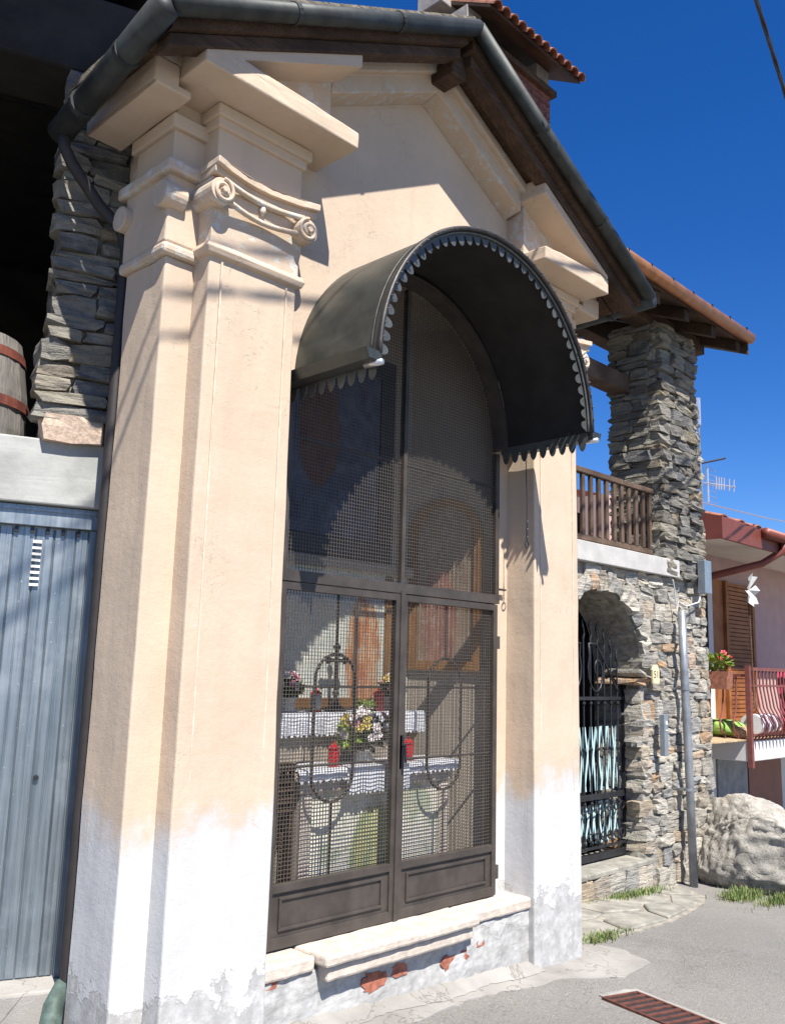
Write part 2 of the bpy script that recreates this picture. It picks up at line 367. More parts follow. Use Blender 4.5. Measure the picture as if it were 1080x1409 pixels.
# ------------------------------------------------------------------ ground
g = MB(); N = 60; X0, X1, Y0, Y1 = -40, 60, -40, 60
xs = [X0+(X1-X0)*i/N for i in range(N+1)]
vs_ = [(x, Y0+(Y1-Y0)*j/N, gz(x)) for j in range(N+1) for x in xs]
g.add(vs_, [(j*(N+1)+i, j*(N+1)+i+1, (j+1)*(N+1)+i+1, (j+1)*(N+1)+i) for j in range(N) for i in range(N)])
street = g.build('street', 'asphalt'); street['kind'] = 'structure'
def flat_poly(name, pts, mat, h, thick=.03, parent=None, sub=True):
    m = MB(); n = len(pts)
    m.add([(x, y, gz(x)+h) for x, y in pts]+[(x, y, gz(x)+h-thick) for x, y in pts], [tuple(range(n)), tuple(range(2*n-1, n-1, -1))]+[(i, i+n, (i+1) % n+n, (i+1) % n) for i in range(n)])
    return m.build(name, mat, parent)
rnd = random.Random(3)
edge = [(-1.9, -.42), (-1.2, -.40), (-.7, -.34), (-.35, -.20), (0, -.16), (.3, -.12), (.6, -.17), (.95, -.20), (1.2, -.36), (1.6, -.30), (1.72, -.05), (1.62, .30), (1.5, .45)]
fine = []
for a, b in zip(edge, edge[1:]):
    for k in range(6):
        t = k/6; fine.append((a[0]+(b[0]-a[0])*t+rnd.uniform(-.012, .012), a[1]+(b[1]-a[1])*t+rnd.uniform(-.014, .014)))
pv = flat_poly('pavement', fine+[(1.4, .6), (-1.9, .6)], 'pavement_concrete', .006, .03); pv['kind'] = 'structure'
# thin cement fillet where the plaster base meets the street
m = MB(); rnd = random.Random(5); K = 60; top = []; bot = []
for i in range(K+1):
    x = -.9+1.83*i/K; top.append((x, .03+.01*rnd.random(), gz(x)+.035+.012*rnd.random())); bot.append((x, -.05-.04*noise.noise((x*3, 0, 0))-.02*rnd.random(), gz(x)+.008))
m.add(top+bot, [(i, i+1, K+2+i, K+1+i) for i in range(K)])
fil = m.build('cement_skirt', 'pavement_concrete', None, smooth=True); fil['kind'] = 'structure'
# stone paving before the arched gate
pv2 = MB().box(1.55, 3.75, .18, .74, -.2, -.19).build('stone_paving', 'mortar'); pv2['kind'] = 'structure'
pv2.data.clear_geometry()
bed = [(1.62, .16), (2.2, .12), (2.7, .14), (3.15, .22), (3.5, .30), (3.75, .42), (3.9, .62), (3.95, .79), (1.6, .79)]
pm = flat_poly('tmp', bed, 'mortar', .010, .03); pv2.data = pm.data; bpy.data.objects.remove(pm)
slabs = [[(1.65,.2),(2.1,.16),(2.2,.4),(1.9,.52),(1.64,.48)], [(2.13,.16),(2.68,.17),(2.75,.36),(2.5,.46),(2.23,.39)], [(2.71,.18),(3.12,.25),(3.2,.42),(2.95,.5),(2.79,.37)],
         [(3.16,.27),(3.5,.34),(3.68,.45),(3.5,.58),(3.24,.43)], [(1.65,.52),(1.9,.56),(2.2,.45),(2.4,.5),(2.38,.76),(1.64,.76)], [(2.43,.51),(2.76,.41),(2.96,.54),(2.9,.76),(2.42,.76)],
         [(3.0,.54),(3.22,.47),(3.46,.61),(3.45,.77),(2.94,.76)], [(3.53,.6),(3.7,.48),(3.86,.64),(3.9,.77),(3.5,.77)]]
for i, p in enumerate(slabs):
    o = flat_poly('paving_slab', p, 'paving_stone', .020+.004*(i % 3), .03, pv2)
    b = o.modifiers.new('bevel', 'BEVEL'); b.width = .008; b.segments = 1

# ------------------------------------------------------------------ the chapel
ch = thing('wayside_chapel', 'small peach and white plastered wayside chapel with arched iron gate and metal canopy', 'chapel', (0, .2, 0))
WOB = (4, .012, .22)
def pil(x0, x1, y0, y1, z1, name='pilaster'):
    mid = (x0+x1)/2
    m = MB(); zb = gz(mid)-.12
    f = .012
    m.add([(x0-f,y0-f,zb),(x1+f,y0-f,zb),(x1+f,y1,zb),(x0-f,y1,zb),(x0,y0,z1),(x1,y0,z1),(x1,y1,z1),(x0,y1,z1)], [(0,3,2,1),(4,5,6,7),(0,1,5,4),(1,2,6,5),(2,3,7,6),(3,0,4,7)])
    return m.build(name, 'plaster', ch, bevel=.008, wob=WOB)
pil(-1.35, -.895, 0, .3, 3.23); pil(.915, 1.35, 0, .3, 3.23)
pil(-1.487, -1.2, .11, .42, 3.20); pil(1.2, 1.487, .11, .42, 3.20)
# body: side walls, back wall, front wall with the arched opening, gable
m = MB(); m.box(-1.42, -.85, .4, .60, -.2, 4.0).box(.85, 1.42, .4, 1.5, -.2, 4.05); m.build('side_wall', 'plaster', ch)
MB().prism([(-.95, -.2), (1.42, -.2), (1.42, 4.05), (0, 4.79), (-.95, 4.25)], .81, .95).build('back_wall', 'plaster', ch)
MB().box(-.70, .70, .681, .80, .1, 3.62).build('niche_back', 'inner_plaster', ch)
def archwall(y0, y1, x0, x1, z0, hw, zs, r, topf, n=24):
    m = MB(); A = arc(0, zs, r, 180, 0, n)
    m.prism([(x0, z0), (-hw, z0), (-hw, zs), (-r, zs), (-r, topf(-r)), (x0, topf(x0))], y0, y1)
    m.prism([(hw, z0), (x1, z0), (x1, topf(x1)), (r, topf(r)), (r, zs), (hw, zs)], y0, y1)
    for (a, b) in zip(A, A[1:]): m.prism([a, b, (b[0], topf(b[0])), (a[0], topf(a[0]))], y0, y1)
    return m
archwall(.19, .215, -1.3, 1.3, .1, .80, 2.8, .80, lambda x: 3.75).build('front_wall', 'flat_plaster', ch)
archwall(.10, .19, -1.3, 1.3, 2.86, .785, 2.86, .785, lambda x: gable(x)-.01).build('gable_wall', 'flat_plaster', ch)
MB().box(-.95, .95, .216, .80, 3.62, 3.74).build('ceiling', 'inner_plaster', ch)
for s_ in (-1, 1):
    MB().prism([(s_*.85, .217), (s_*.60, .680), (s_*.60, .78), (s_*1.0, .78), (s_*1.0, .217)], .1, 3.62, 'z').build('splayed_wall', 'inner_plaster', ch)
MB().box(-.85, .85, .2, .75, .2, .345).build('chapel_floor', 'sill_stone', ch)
# shallow raking soffit under the boards, between the pediment blocks
m = MB()
for sg in (-1, 1):
    P = []
    for x in (0, sg*.75):
        g_ = gable(x)
        P.append([(x, .10, g_-.18), (x, -.02, g_-.16), (x, -.02, g_-.06), (x, -.06, g_-.06), (x, -.06, g_), (x, .10, g_)])
    vs_ = P[0]+P[1]; m.add(vs_, [(i, (i+1) % 6, (i+1) % 6+6, i+6) for i in range(6)]+[tuple(range(6)), tuple(range(11, 5, -1))])
m.build('raking_cornice', 'plaster', ch, bevel=.004)
# capitals, entablature and broken pediment blocks
def spiral(cx, cz, y, r, hand):
    pts = []
    for i in range(40):
        t = i/39; a = hand*(t*2*math.pi*1.6)+R(90); rr = r*(1-.75*t); pts.append((cx+rr*math.cos(a), y, cz+rr*math.sin(a)))
    return pts
def cyl_y(m, cx, cz, r, y0, y1, n=20): return m.prism([(cx+r*math.cos(2*math.pi*k/n), cz+r*math.sin(2*math.pi*k/n)) for k in range(n)], y0, y1)
def capital(x0, x1):
    c = MB()
    # bell between necking and abacus, flaring to the top
    for k in range(6):
        t0, t1 = k/6, (k+1)/6; f = lambda t: .004+.030*t*t
        za, zb = 3.27+.27*t0, 3.27+.27*t1
        c.add([(x0-f(t0),-f(t0),za),(x1+f(t0),-f(t0),za),(x1+f(t0),.2,za),(x0-f(t0),.2,za),(x0-f(t1),-f(t1),zb),(x1+f(t1),-f(t1),zb),(x1+f(t1),.2,zb),(x0-f(t1),.2,zb)],
              [(0,3,2,1),(4,5,6,7),(0,1,5,4),(1,2,6,5),(2,3,7,6),(3,0,4,7)])
    cap = c.build('capital', 'plaster', ch, wob=(2, .006, .1))
    # necking ring
    prof = [(0, 3.215), (.02, 3.222), (.03, 3.245), (.02, 3.268), (0, 3.275)]
    m = MB(); loops = [(x0-d, -d, x1+d, z) for d, z in prof]; vs_ = []
    for (xa, ya, xb, z) in loops: vs_ += [(xa, .2, z), (xa, ya, z), (xb, ya, z), (xb, .2, z)]
    m.add(vs_, [(4*i+k, 4*i+k+1, 4*i+k+5, 4*i+k+4) for i in range(4) for k in range(3)]+[(0, 1, 2, 3), (16, 17, 18, 19)])
    m.build('necking', 'plaster', cap, bevel=.003, wob=(2, .006, .08))
    # abacus: curved in plan, hollow in the middle
    P = []; n = 12
    for i in range(n+1):
        t = i/n; x = x0-.045+(x1-x0+.09)*t; P.append((x, -.095+.055*math.sin(math.pi*t)))
    m = MB(); m.prism(P+[(x1+.045, .1), (x0-.045, .1)], 3.575, 3.605, 'z'); m.prism([(x, y+.022) for x, y in P]+[(x1+.03, .1), (x0-.03, .1)], 3.545, 3.576, 'z')
    m.build('abacus', 'plaster', cap, bevel=.004, wob=(2, .007, .06))
    for cx, hand in ((x0-.0, -1), (x1+.0, 1)):
        m = MB(); cyl_y(m, cx, 3.475, .056, -.068, .10); m.tube(spiral(cx, 3.475, -.072, .052, hand), .0095, 6); cyl_y(m, cx, 3.475, .014, -.09, -.06, 10)
        m.build('volute', 'plaster', cap, bevel=.003)
    m = MB(); pts = [(x0+.02+(x1-x0-.04)*i/10, -.060+.022*math.sin(math.pi*i/10), 3.527-.012*math.sin(math.pi*i/10)) for i in range(11)]
    m.tube(pts, .013, 8); m.tube([(p[0], p[1]+.004, p[2]-.075-.008*math.sin(math.pi*i/10)) for i, p in enumerate(pts)], .012, 8)
    m.build('scroll_band', 'plaster', cap, smooth=True)
    xm = (x0+x1)/2
    for dx, hh in ((0, .026),):
        m = MB(); m.lathe([(.004, -hh), (.016, -hh*.3), (.013, hh*.4), (.004, hh)], (xm+dx, -.034, 3.49), 8); m.build('leaf_ornament', 'plaster', cap, smooth=True)
capital(-1.35, -.895); capital(.915, 1.35)
def cornercap(sg):
    x = sg*1.487
    c = MB(); xa, xb = sorted((x+sg*.02, sg*1.21)); c.box(xa, xb, .09, .44, 3.25, 3.56); cap = c.build('capital', 'plaster', ch, bevel=.01, wob=(3, .006, .1))
    m = MB(); xa, xb = sorted((x+sg*.03, sg*1.2)); m.box(xa, xb, .08, .45, 3.20, 3.25); m.build('necking', 'plaster', cap, bevel=.016)
    m = MB(); xa, xb = sorted((x+sg*.05, sg*1.2)); m.box(xa, xb, .05, .47, 3.545, 3.60); m.build('abacus', 'plaster', cap, bevel=.012)
    for cy in (.10, .43):
        m = MB(); cyl = [(cy+.056*math.cos(2*math.pi*k/20), 3.45+.056*math.sin(2*math.pi*k/20)) for k in range(20)]
        xa, xb = sorted((x-sg*.05, x+sg*.055)); m.prism(cyl, xa, xb, 'x'); m.build('volute', 'plaster', cap, bevel=.006)
cornercap(-1); cornercap(1)
for xs_ in (-1.292, -.952, .968, 1.295): MB().box(xs_-.0035, xs_+.0035, -.0085, .01, .9, 3.2).build('border_line', 'line_paint', ch, wob=(4, .008, .22))
def entab(sg, xi, xo, po, co):
    """frieze + cornice + raking return over one pair of pilasters; xi/xo inner/outer pilaster edge, po/co outer ends"""
    def bx(m, a, b, *r): a, b = sorted((sg*a, sg*b)); return m.box(a, b, *r)
    m = MB(); bx(m, xi-.02, xo-.015, .012, .2, 3.605, 3.895); bx(m, xi-.03, xo+.0, -.006, .2, 3.80, 3.895); bx(m, xi-.045, xo+.015, -.024, .2, 3.84, 3.895)
    m.build('frieze', 'plaster', ch, bevel=.008, wob=(2, .005, .2))
    m = MB(); bx(m, 1.2, 1.483, .115, .42, 3.60, 3.93); bx(m, 1.2, 1.505, .09, .44, 3.765, 3.83); m.build('frieze', 'plaster', ch, bevel=.008, wob=(2, .005, .2))
    # horizontal cornice and rake as one wedge, open triangle between
    rk = lambda x: gable(x)-.005
    pin = xi-.17
    m = MB(); m.prism([(sg*pin, 3.895), (sg*po, 3.895), (sg*po, 3.99), (sg*(po-.09), 4.0), (sg*pin, 3.975)], -.2, .12)
    m.build('cornice', 'plaster', ch, bevel=.008, wob=(3, .012, .12))
    m = MB(); t = .085
    m.prism([(sg*po, 3.991), (sg*po, rk(po)), (sg*pin, rk(pin)), (sg*pin, rk(pin)-t-.02), (sg*(po-.09), rk(po-.09)-t)], -.199, .12)
    m.build('raking_return', 'plaster', ch, bevel=.008, wob=(3, .010, .12))
    # plain tympanum filling set back between them
    m = MB(); m.prism([(sg*(pin+.03), 3.97), (sg*(po-.02), 3.99), (sg*(po-.02), rk(po)-.05), (sg*(pin+.03), rk(pin)-.08)], -.02, .11); m.build('cornice_infill', 'plaster', ch)
    m = MB(); bx(m, po-.001, co, -.02, .55, 3.832, 3.955); bx(m, po-.06, co, -.02, .55, 3.832, 3.87); m.build('side_cornice', 'plaster', ch, bevel=.01, wob=(3, .010, .12))
    m = MB(); bx(m, po-.002, co-.03, -.018, .5, 3.957, gable(co)+.08); m.build('side_cornice', 'plaster', ch)
entab(-1, .895, 1.35, 1.555, 1.67); entab(1, .915, 1.35, 1.42, 1.6)

# roof: boards, planks, ridge beam, stone-slate top, gutters
roof = MB()
for sg in (-1, 1):
    roof.prism([(0, 4.86), (sg*1.74, 4.86-.52*1.74), (sg*1.74, 4.92-.52*1.74), (0, 4.93)], -.25, 1.5 if sg > 0 else .60)
roof = roof.build('roof', 'dark_wood', ch)
for sg in (-1, 1):
    for k in range(8 if sg > 0 else 4):
        y0 = -.245+k*.21; xa = 1.735
        m = MB(); m.prism([(sg*.02, gable(.02)+.012), (sg*xa, gable(xa)+.012), (sg*xa, gable(xa)+.058), (sg*.02, gable(.02)+.058)], y0, y0+.20); m.build('board', 'soffit_wood', roof)
MB().prism([(-.055, 4.66), (.055, 4.66), (.06, 4.74), (.03, 4.79), (-.03, 4.79), (-.06, 4.74)], -.17, .3).build('ridge_beam', 'dark_wood', roof, bevel=.01)
for sg in (-1, 1):
    m = MB(); m.prism([(sg*.04, gable(.04)-.05), (sg*1.73, gable(1.73)-.05), (sg*1.73, gable(1.73)+.01), (sg*.04, gable(.04)+.01)], -.215, -.125); m.build('barge_beam', 'dark_wood', roof, bevel=.006, wob=(3, .01, .2))
apex = (0, -.29, 4.885)
for sg in (-1, 1):
    p0 = Vector(apex); p1 = Vector((sg*1.77, -.29, 4.885-.52*1.77))
    m = MB(); m.tube([p0+(p1-p0)*t for t in (0, 1)], .043, 14)
    vg = m.build('verge_gutter', 'gutter_metal', roof, smooth=True)
    for t in (.33, .68):
        q = p0+(p1-p0)*t; d = (p1-p0).normalized(); m = MB(); m.tube([q-d*.012, q+d*.012], .047, 14); m.build('joint_collar', 'gutter_metal', vg)
    m = MB(); m.prism([(0, 4.93), (sg*1.74, 4.93-.52*1.74), (sg*1.74, 4.965-.52*1.74), (0, 4.965)], -.27, 1.52 if sg > 0 else .61); m.build('slate_cover', 'dark_stone', roof)
    ye = 1.3 if sg > 0 else .57
    m = MB(); m.tube([(sg*1.79, -.30, 3.955), (sg*1.775, ye, 3.93 if sg > 0 else 3.80)], .055, 14); eg = m.build('eave_gutter', 'gutter_metal', roof, smooth=True)
    for y in (.0, .35): m = MB(); m.tube([(sg*1.785, y-.012, 3.945-(.05+y*.17)*(sg < 0)), (sg*1.785, y+.012, 3.945-(.05+y*.17)*(sg < 0))], .060, 14); m.build('joint_collar', 'gutter_metal', eg)
m = MB(); m.tube([(-1.775, .52, 3.80), (-1.77, .52, 3.72), (-1.73, .52, 3.66), (-1.60, .51, 3.52), (-1.50, .49, 3.44), (-1.478, .462, 3.34), (-1.476, .462, 2.0), (-1.476, .462, .36), (-1.48, .46, .31)], .026, 12)
dp = m.build('downpipe', 'brown_pipe', ch, smooth=True)
m = MB(); m.tube([(-1.48, .47, .34), (-1.53, .44, .28), (-1.57, .38, .215), (-1.585, .30, .175), (-1.59, .16, .155)], [.032, .038, .042, .042, .044], 14); m.build('pipe_foot', 'green_copper', dp, smooth=True)

# threshold, base, exposed bricks
m = MB(); m.box(-.90, .92, .03, .2, -.1, .318); m.build('base_wall', 'base_plaster', ch, bevel=.01, wob=(6, .024, .11))
def sill(x0, x1, y0, z0, z1, nm='sill_slab'): return MB().box(x0, x1, y0, .34, z0, z1).build(nm, 'sill_stone', ch, bevel=.012, wob=(5, .009, .08))
sill(-.602, .40, -.05, .335, .381); sill(-.93, -.61, .012, .315, .376); sill(.408, .93, .015, .32, .378)
sill(-.575, .375, -.028, .272, .334, 'sill_course')
BR = [(-.88, -.79, .285, .316, .0), (-.32, -.17, .15, .245, .0), (-.145, -.02, .18, .24, .0), (.19, .41, .14, .215, .0), (.46, .53, .205, .235, .0)]
rnd = random.Random(11)
for (xa, xb, za, zb, y) in BR:
    k = 18; pts = []
    for i in range(k):
        a = 2*math.pi*i/k; ex = abs(math.cos(a))**.5*math.copysign(1, math.cos(a)); ez = abs(math.sin(a))**.5*math.copysign(1, math.sin(a))
        pts.append(((xa+xb)/2+ex*(xb-xa)/2*rnd.uniform(.68, 1.08), (za+zb)/2+ez*(zb-za)/2*rnd.uniform(.62, 1.08)))
    MB().prism(pts, y+.0262, .06).build('brick', 'exposed_brick', ch)
# canopy: half-round sheet, rim, fringes, side gutters
CR, CZ, CY0, CY1 = .80, 2.84, -.454, .15
m = MB(); A = arc(0, CZ, CR, 180, 0, 48); B = arc(0, CZ, CR-.007, 180, 0, 48); n = len(A)
vs_ = [(x, CY0, z) for x, z in A]+[(x, CY1, z) for x, z in A]+[(x, CY0, z) for x, z in B]+[(x, CY1, z) for x, z in B]; fs = []
for i in range(n-1): fs += [(i, i+1, n+i+1, n+i), (2*n+i, 3*n+i, 3*n+i+1, 2*n+i+1), (i, 2*n+i, 2*n+i+1, i+1), (n+i, n+i+1, 3*n+i+1, 3*n+i)]
fs += [(0, n, 3*n, 2*n), (n-1, 3*n-1, 4*n-1, 2*n-1)]
m.add(vs_, fs); can = m.build('canopy', 'canopy_metal', ch, smooth=True)
can.data.materials.append(M['canopy_shade'])
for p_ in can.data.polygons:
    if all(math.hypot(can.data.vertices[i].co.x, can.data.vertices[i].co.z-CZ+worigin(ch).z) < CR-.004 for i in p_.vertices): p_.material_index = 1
es = can.modifiers.new('es', 'EDGE_SPLIT'); es.split_angle = R(40)
for (yy, rr) in ((CY0-.002, .011), (CY0+.05, .004)):
    m = MB(); m.tube([(x*1.004, yy, CZ+(z-CZ)*1.004) for x, z in A], rr, 8, sx=1); m.build('rim', 'canopy_rim', can, smooth=True)
m = MB(); m.tube([(x*.985, CY0+.012, CZ+(z-CZ)*.985) for x, z in A], .007, 6); m.build('inner_rim', 'fringe_metal', can, smooth=True)
rv = MB()
for i in range(1, 38):
    a = R(180*i/38); rv.lathe([(.002, -.002), (.006, 0), (.004, .004)], (CR*1.0*math.cos(a), CY0-.018, CZ+CR*math.sin(a)), 6)
rv.build('rivet', 'fringe_metal', can)
fr = MB(); NT_ = 38
for i in range(NT_):
    a0, a1 = math.pi*i/NT_, math.pi*(i+1)/NT_; pts = []; jt = .006*math.sin(i*7.3)
    for u, rr in ((.0, .792), (.0, .776), (.10, .774), (.15, .758), (.22, .746), (.34, .737), (.5, .733), (.66, .737), (.78, .746), (.85, .758), (.90, .774), (1, .776), (1, .792)):
        a = a0+(a1-a0)*u; rr = rr if rr > .77 else rr+jt; pts.append((rr*math.cos(a), CZ+rr*math.sin(a)))
    fr.prism(pts, CY0+.02, CY0+.022)
fr.build('fringe', 'fringe_metal', can)
for sg in (-1, 1):
    fr = MB(); K = 9; L = CY1-CY0-.03
    for i in range(K):
        y0 = CY0+.02+L*i/K; y1 = CY0+.02+L*(i+1)/K; pts = []
        for u, zz in ((0, 2.835), (0, 2.796), (.11, 2.794), (.16, 2.768), (.24, 2.752), (.36, 2.741), (.5, 2.736), (.64, 2.741), (.76, 2.752), (.84, 2.768), (.89, 2.794), (1, 2.796), (1, 2.835)): pts.append((y0+(y1-y0)*u, zz))
        fr.prism(pts, sg*.789, sg*.791, 'x')
    fr.build('fringe', 'fringe_metal', can)
    m = MB(); P = [(sg*.795, 2.845), (sg*.80, 2.80), (sg*.865, 2.80), (sg*.885, 2.845), (sg*.880, 2.845), (sg*.862, 2.806), (sg*.806, 2.806), (sg*.801, 2.845)]
    m.prism(P, CY0-.005, CY1); m.prism([(sg*.796, 2.803), (sg*.868, 2.803), (sg*.884, 2.843), (sg*.80, 2.843)], CY0-.008, CY0-.004); gt = m.build('canopy_gutter', 'canopy_metal', can)
    m = MB(); m.tube([(sg*.815, CY0-.03, 2.792), (sg*.815, CY0+.07, 2.797)], .013, 10); m.build('spout', 'aluminium', gt, smooth=True)
# gate
GY, GT = .150, .035
def fbox(m, x0, x1, z0, z1, y0=GY, y1=GY+GT): return m.box(x0, x1, y0, y1, z0, z1)
fl = MB(); fl.box(-.785, .785, GY-.004, GY+GT+.004, 1.935, 1.985)
OA = arc(0, 2.82, .790, 180, 0, 32); IA = arc(0, 2.82, .757, 180, 0, 32)
for a, b, c_, d in zip(OA, OA[1:], IA[1:], IA): fl.prism([a, b, c_, d], .094, GY+GT)
fbox(fl, -.785, -.752, 1.985, 2.8); fbox(fl, .752, .785, 1.985, 2.8); fbox(fl, -.013, .013, 1.985, 3.555)
fan = fl.build('fanlight', 'gate_iron', ch)
MB().box(-.752, .752, GY+.024, GY+.034, 2.60, 2.615).build('crossbar', 'gate_iron', fan)
def wires(m, x0, x1, z0, z1f, pitch=.0172, t=.0025):
    nx = int((x1-x0)/pitch)
    for i in range(1, nx):
        x = x0+(x1-x0)*i/nx; m.box(x-t/2, x+t/2, GY+.016, GY+.016+t, z0, z1f(x))
m = MB(); topc = lambda x: 2.8+math.sqrt(max(0, .76**2-x*x))
wires(m, -.752, .752, 1.985, topc)
z = 1.985+.0172
while z < 3.55:
    hw = .752 if z < 2.8 else math.sqrt(max(0, .76**2-(z-2.8)**2)); m.box(-hw, hw, GY+.019, GY+.022, z-.0011, z+.0011); z += .0172
m.build('wire_mesh', 'mesh_wire', fan, kind='stuff')
def leaf(sg):
    xa, xb = sorted((sg*.006, sg*.775)); m = MB(); f = .034
    fbox(m, xa, xa+f, .385, 1.93); fbox(m, xb-f, xb, .385, 1.93); fbox(m, xa+f, xb-f, 1.896, 1.93); fbox(m, xa+f, xb-f, .385, .43); fbox(m, xa+f, xb-f, .61, .645)
    lf = m.build('gate_leaf', 'gate_iron', ch, bevel=.002)
    MB().box(xa+f, xb-f, GY+.012, GY+.020, .43, .61).build('kick_panel', 'gate_iron', lf)
    m = MB(); x0, x1, z0, z1 = xa+.075, xb-.075, .455, .59
    for q in ((x0, x1, z0, z0+.012), (x0, x1, z1-.012, z1), (x0, x0+.012, z0+.012, z1-.012), (x1-.012, x1, z0+.012, z1-.012)): m.box(q[0], q[1], GY+.002, GY+.012, q[2], q[3])
    m.build('panel_moulding', 'gate_iron', lf, bevel=.002)
    m = MB(); wires(m, xa+f, xb-f, .645, lambda x: 1.896); z = .645+.0172
    while z < 1.89: m.box(xa+f, xb-f, GY+.019, GY+.022, z-.0011, z+.0011); z += .0172
    m.build('wire_mesh', 'mesh_wire', lf, kind='stuff')
    cx = -.403 if sg < 0 else .37; hw = .128; zt, zb = 1.62, .955
    path = [(cx+hw*math.cos(R(a)), GY+.03, zt-hw+hw*math.sin(R(a))) for a in range(0, 181, 12)]+[(cx-hw*math.cos(R(a)), GY+.03, zb+hw-hw*math.sin(R(a))) for a in range(0, 181, 12)]
    path.append(path[0]); m = MB()
    P = [Vector(p) for p in path]; dense = []
    for a, b in zip(P, P[1:]):
        k = max(1, int((b-a).length/.012)); dense += [a+(b-a)*i/k for i in range(k)]
    m.tube([*dense, P[0]], [(.0085 if i % 4 < 2 else .0065) for i in range(len(dense)+1)], 8, caps=False); m.build('oval_bar', 'gate_iron', lf, smooth=True)
    m = MB(); m.tube([(cx, GY+.03, zt), (cx, GY+.03, 1.9)], .006, 6); m.tube([(cx, GY+.03, zb), (cx, GY+.03, .64)], .006, 6)
    m.tube([(xa+f, GY+.034, 1.47), (xb-f, GY+.034, 1.47)], .006, 6); m.tube([(xa+f, GY+.034, 1.12), (xb-f, GY+.034, 1.12)], .006, 6); m.build('rod', 'gate_iron', lf)
    if sg > 0:
        m = MB(); m.box(.0, .03, GY-.008, GY, 1.08, 1.24); m.tube([(.016, GY-.03, 1.19), (.016, GY-.035, 1.11)], .007, 8); m.tube([(.016, GY, 1.19), (.016, GY-.03, 1.19)], .006, 8); m.build('lock', 'black_iron', lf)
    for z in (.50, 1.72): MB().box(*sorted((sg*.775, sg*.80)), GY+.002, GY+.045, z-.035, z+.035).build('hinge', 'gate_iron', lf)
leaf(-1); leaf(1)
MB().box(-.014, .014, GY-.008, GY-.001, .37, 1.945).build('meeting_strip', 'gate_iron', ch)
MB().box(.80, .86, .155, .17, 2.015, 2.025).build('stop_peg', 'gate_iron', ch)
# inside trim: ledge, wall painting
MB().box(-.60, .60, .63, .682, 2.09, 2.145).build('ledge', 'inner_plaster', ch, bevel=.008)
MB().box(-.599, .599, .672, .6805, 1.30, 2.09).build('wall_painting', 'fresco_back', ch)

# ------------------------------------------------------------------ things inside the chapel
def framed(name, x0, x1, z0, z1, y, art, frame, label, wd=.05):
    t = thing(name, label, 'painting', ((x0+x1)/2, y, z0))
    MB().box(x0+wd, x1-wd, y-.012, y, z0+wd, z1-wd).build('canvas', art, t)
    m = MB()
    for q in ((x0, x1, z0, z0+wd), (x0, x1, z1-wd, z1), (x0, x0+wd, z0+wd, z1-wd), (x1-wd, x1, z0+wd, z1-wd)): m.box(q[0], q[1], y-.035, y, q[2], q[3])
    m.build('frame', frame, t, bevel=.006); return t
framed('painting', -.50, .415, 2.15, 3.35, .675, 'fresco_dark', 'dark_paint', 'large dark blue painting in black frame high on the chapel back wall', .11)
t = thing('painting', 'arched picture in orange wooden frame on the splayed chapel side wall', 'painting', (.607, .667, 1.56), math.atan2(-.383, .196))
def archpts(ins):
    return [(ins, ins), (.43-ins, ins)]+[(.215+(.215-ins)*math.cos(R(a_)), .79+(.215-ins)*math.sin(R(a_))) for a_ in range(0, 181, 12)]
MB().prism(archpts(.045), -.014, -.002).build('canvas', 'fresco_side', t, local=True)
m = MB(); o_, i_ = archpts(0), archpts(.05)
for k in range(len(o_)): k2 = (k+1) % len(o_); m.prism([o_[k], o_[k2], i_[k2], i_[k]], -.03, -.001)
m.build('frame', 'frame_wood', t, local=True)
t = thing('picture_border', 'orange painted border strips beside the figure above the altar shelf', 'frame', (0, .66, 1.34))
MB().box(-.56, .40, .655, .671, 1.345, 1.40).build('rail', 'frame_wood', t, bevel=.004)
for a, b in ((-.56, -.51), (.40, .45)): MB().box(a, b, .655, .671, 1.34, 2.08).build('upright', 'frame_wood', t, bevel=.004)

al = thing('altar', 'stone altar table with painted front behind the gate', 'altar', (0, .35, .345))
MB().box(-.57, .56, .235, .49, 1.045, 1.085).build('table_top', 'inner_plaster', al, bevel=.01)
MB().box(-.53, .52, .25, .49, .985, 1.044).build('moulding', 'sill_stone', al, bevel=.012)
MB().box(-.49, .47, .275, .49, .346, .984).build('front', 'fresco_altar', al)
for x in (-.515, .435): MB().box(x, x+.07, .258, .34, .346, .984).build('corner_post', 'sill_stone', al, bevel=.006)
sh = thing('altar_shelf', 'wooden shelf step behind the altar along the back wall', 'shelf', (0, .6, .345))
MB().box(-.58, .57, .505, .665, 1.285, 1.325).build('board', 'altar_wood', sh); MB().box(-.55, .52, .53, .665, .346, 1.285).build('support', 'inner_plaster', sh)
MB().prism([(.508, 1.285), (.53, 1.285), (.53, 1.10), (.52, 1.18)], .46, .51, 'x').build('bracket', 'altar_wood', sh)
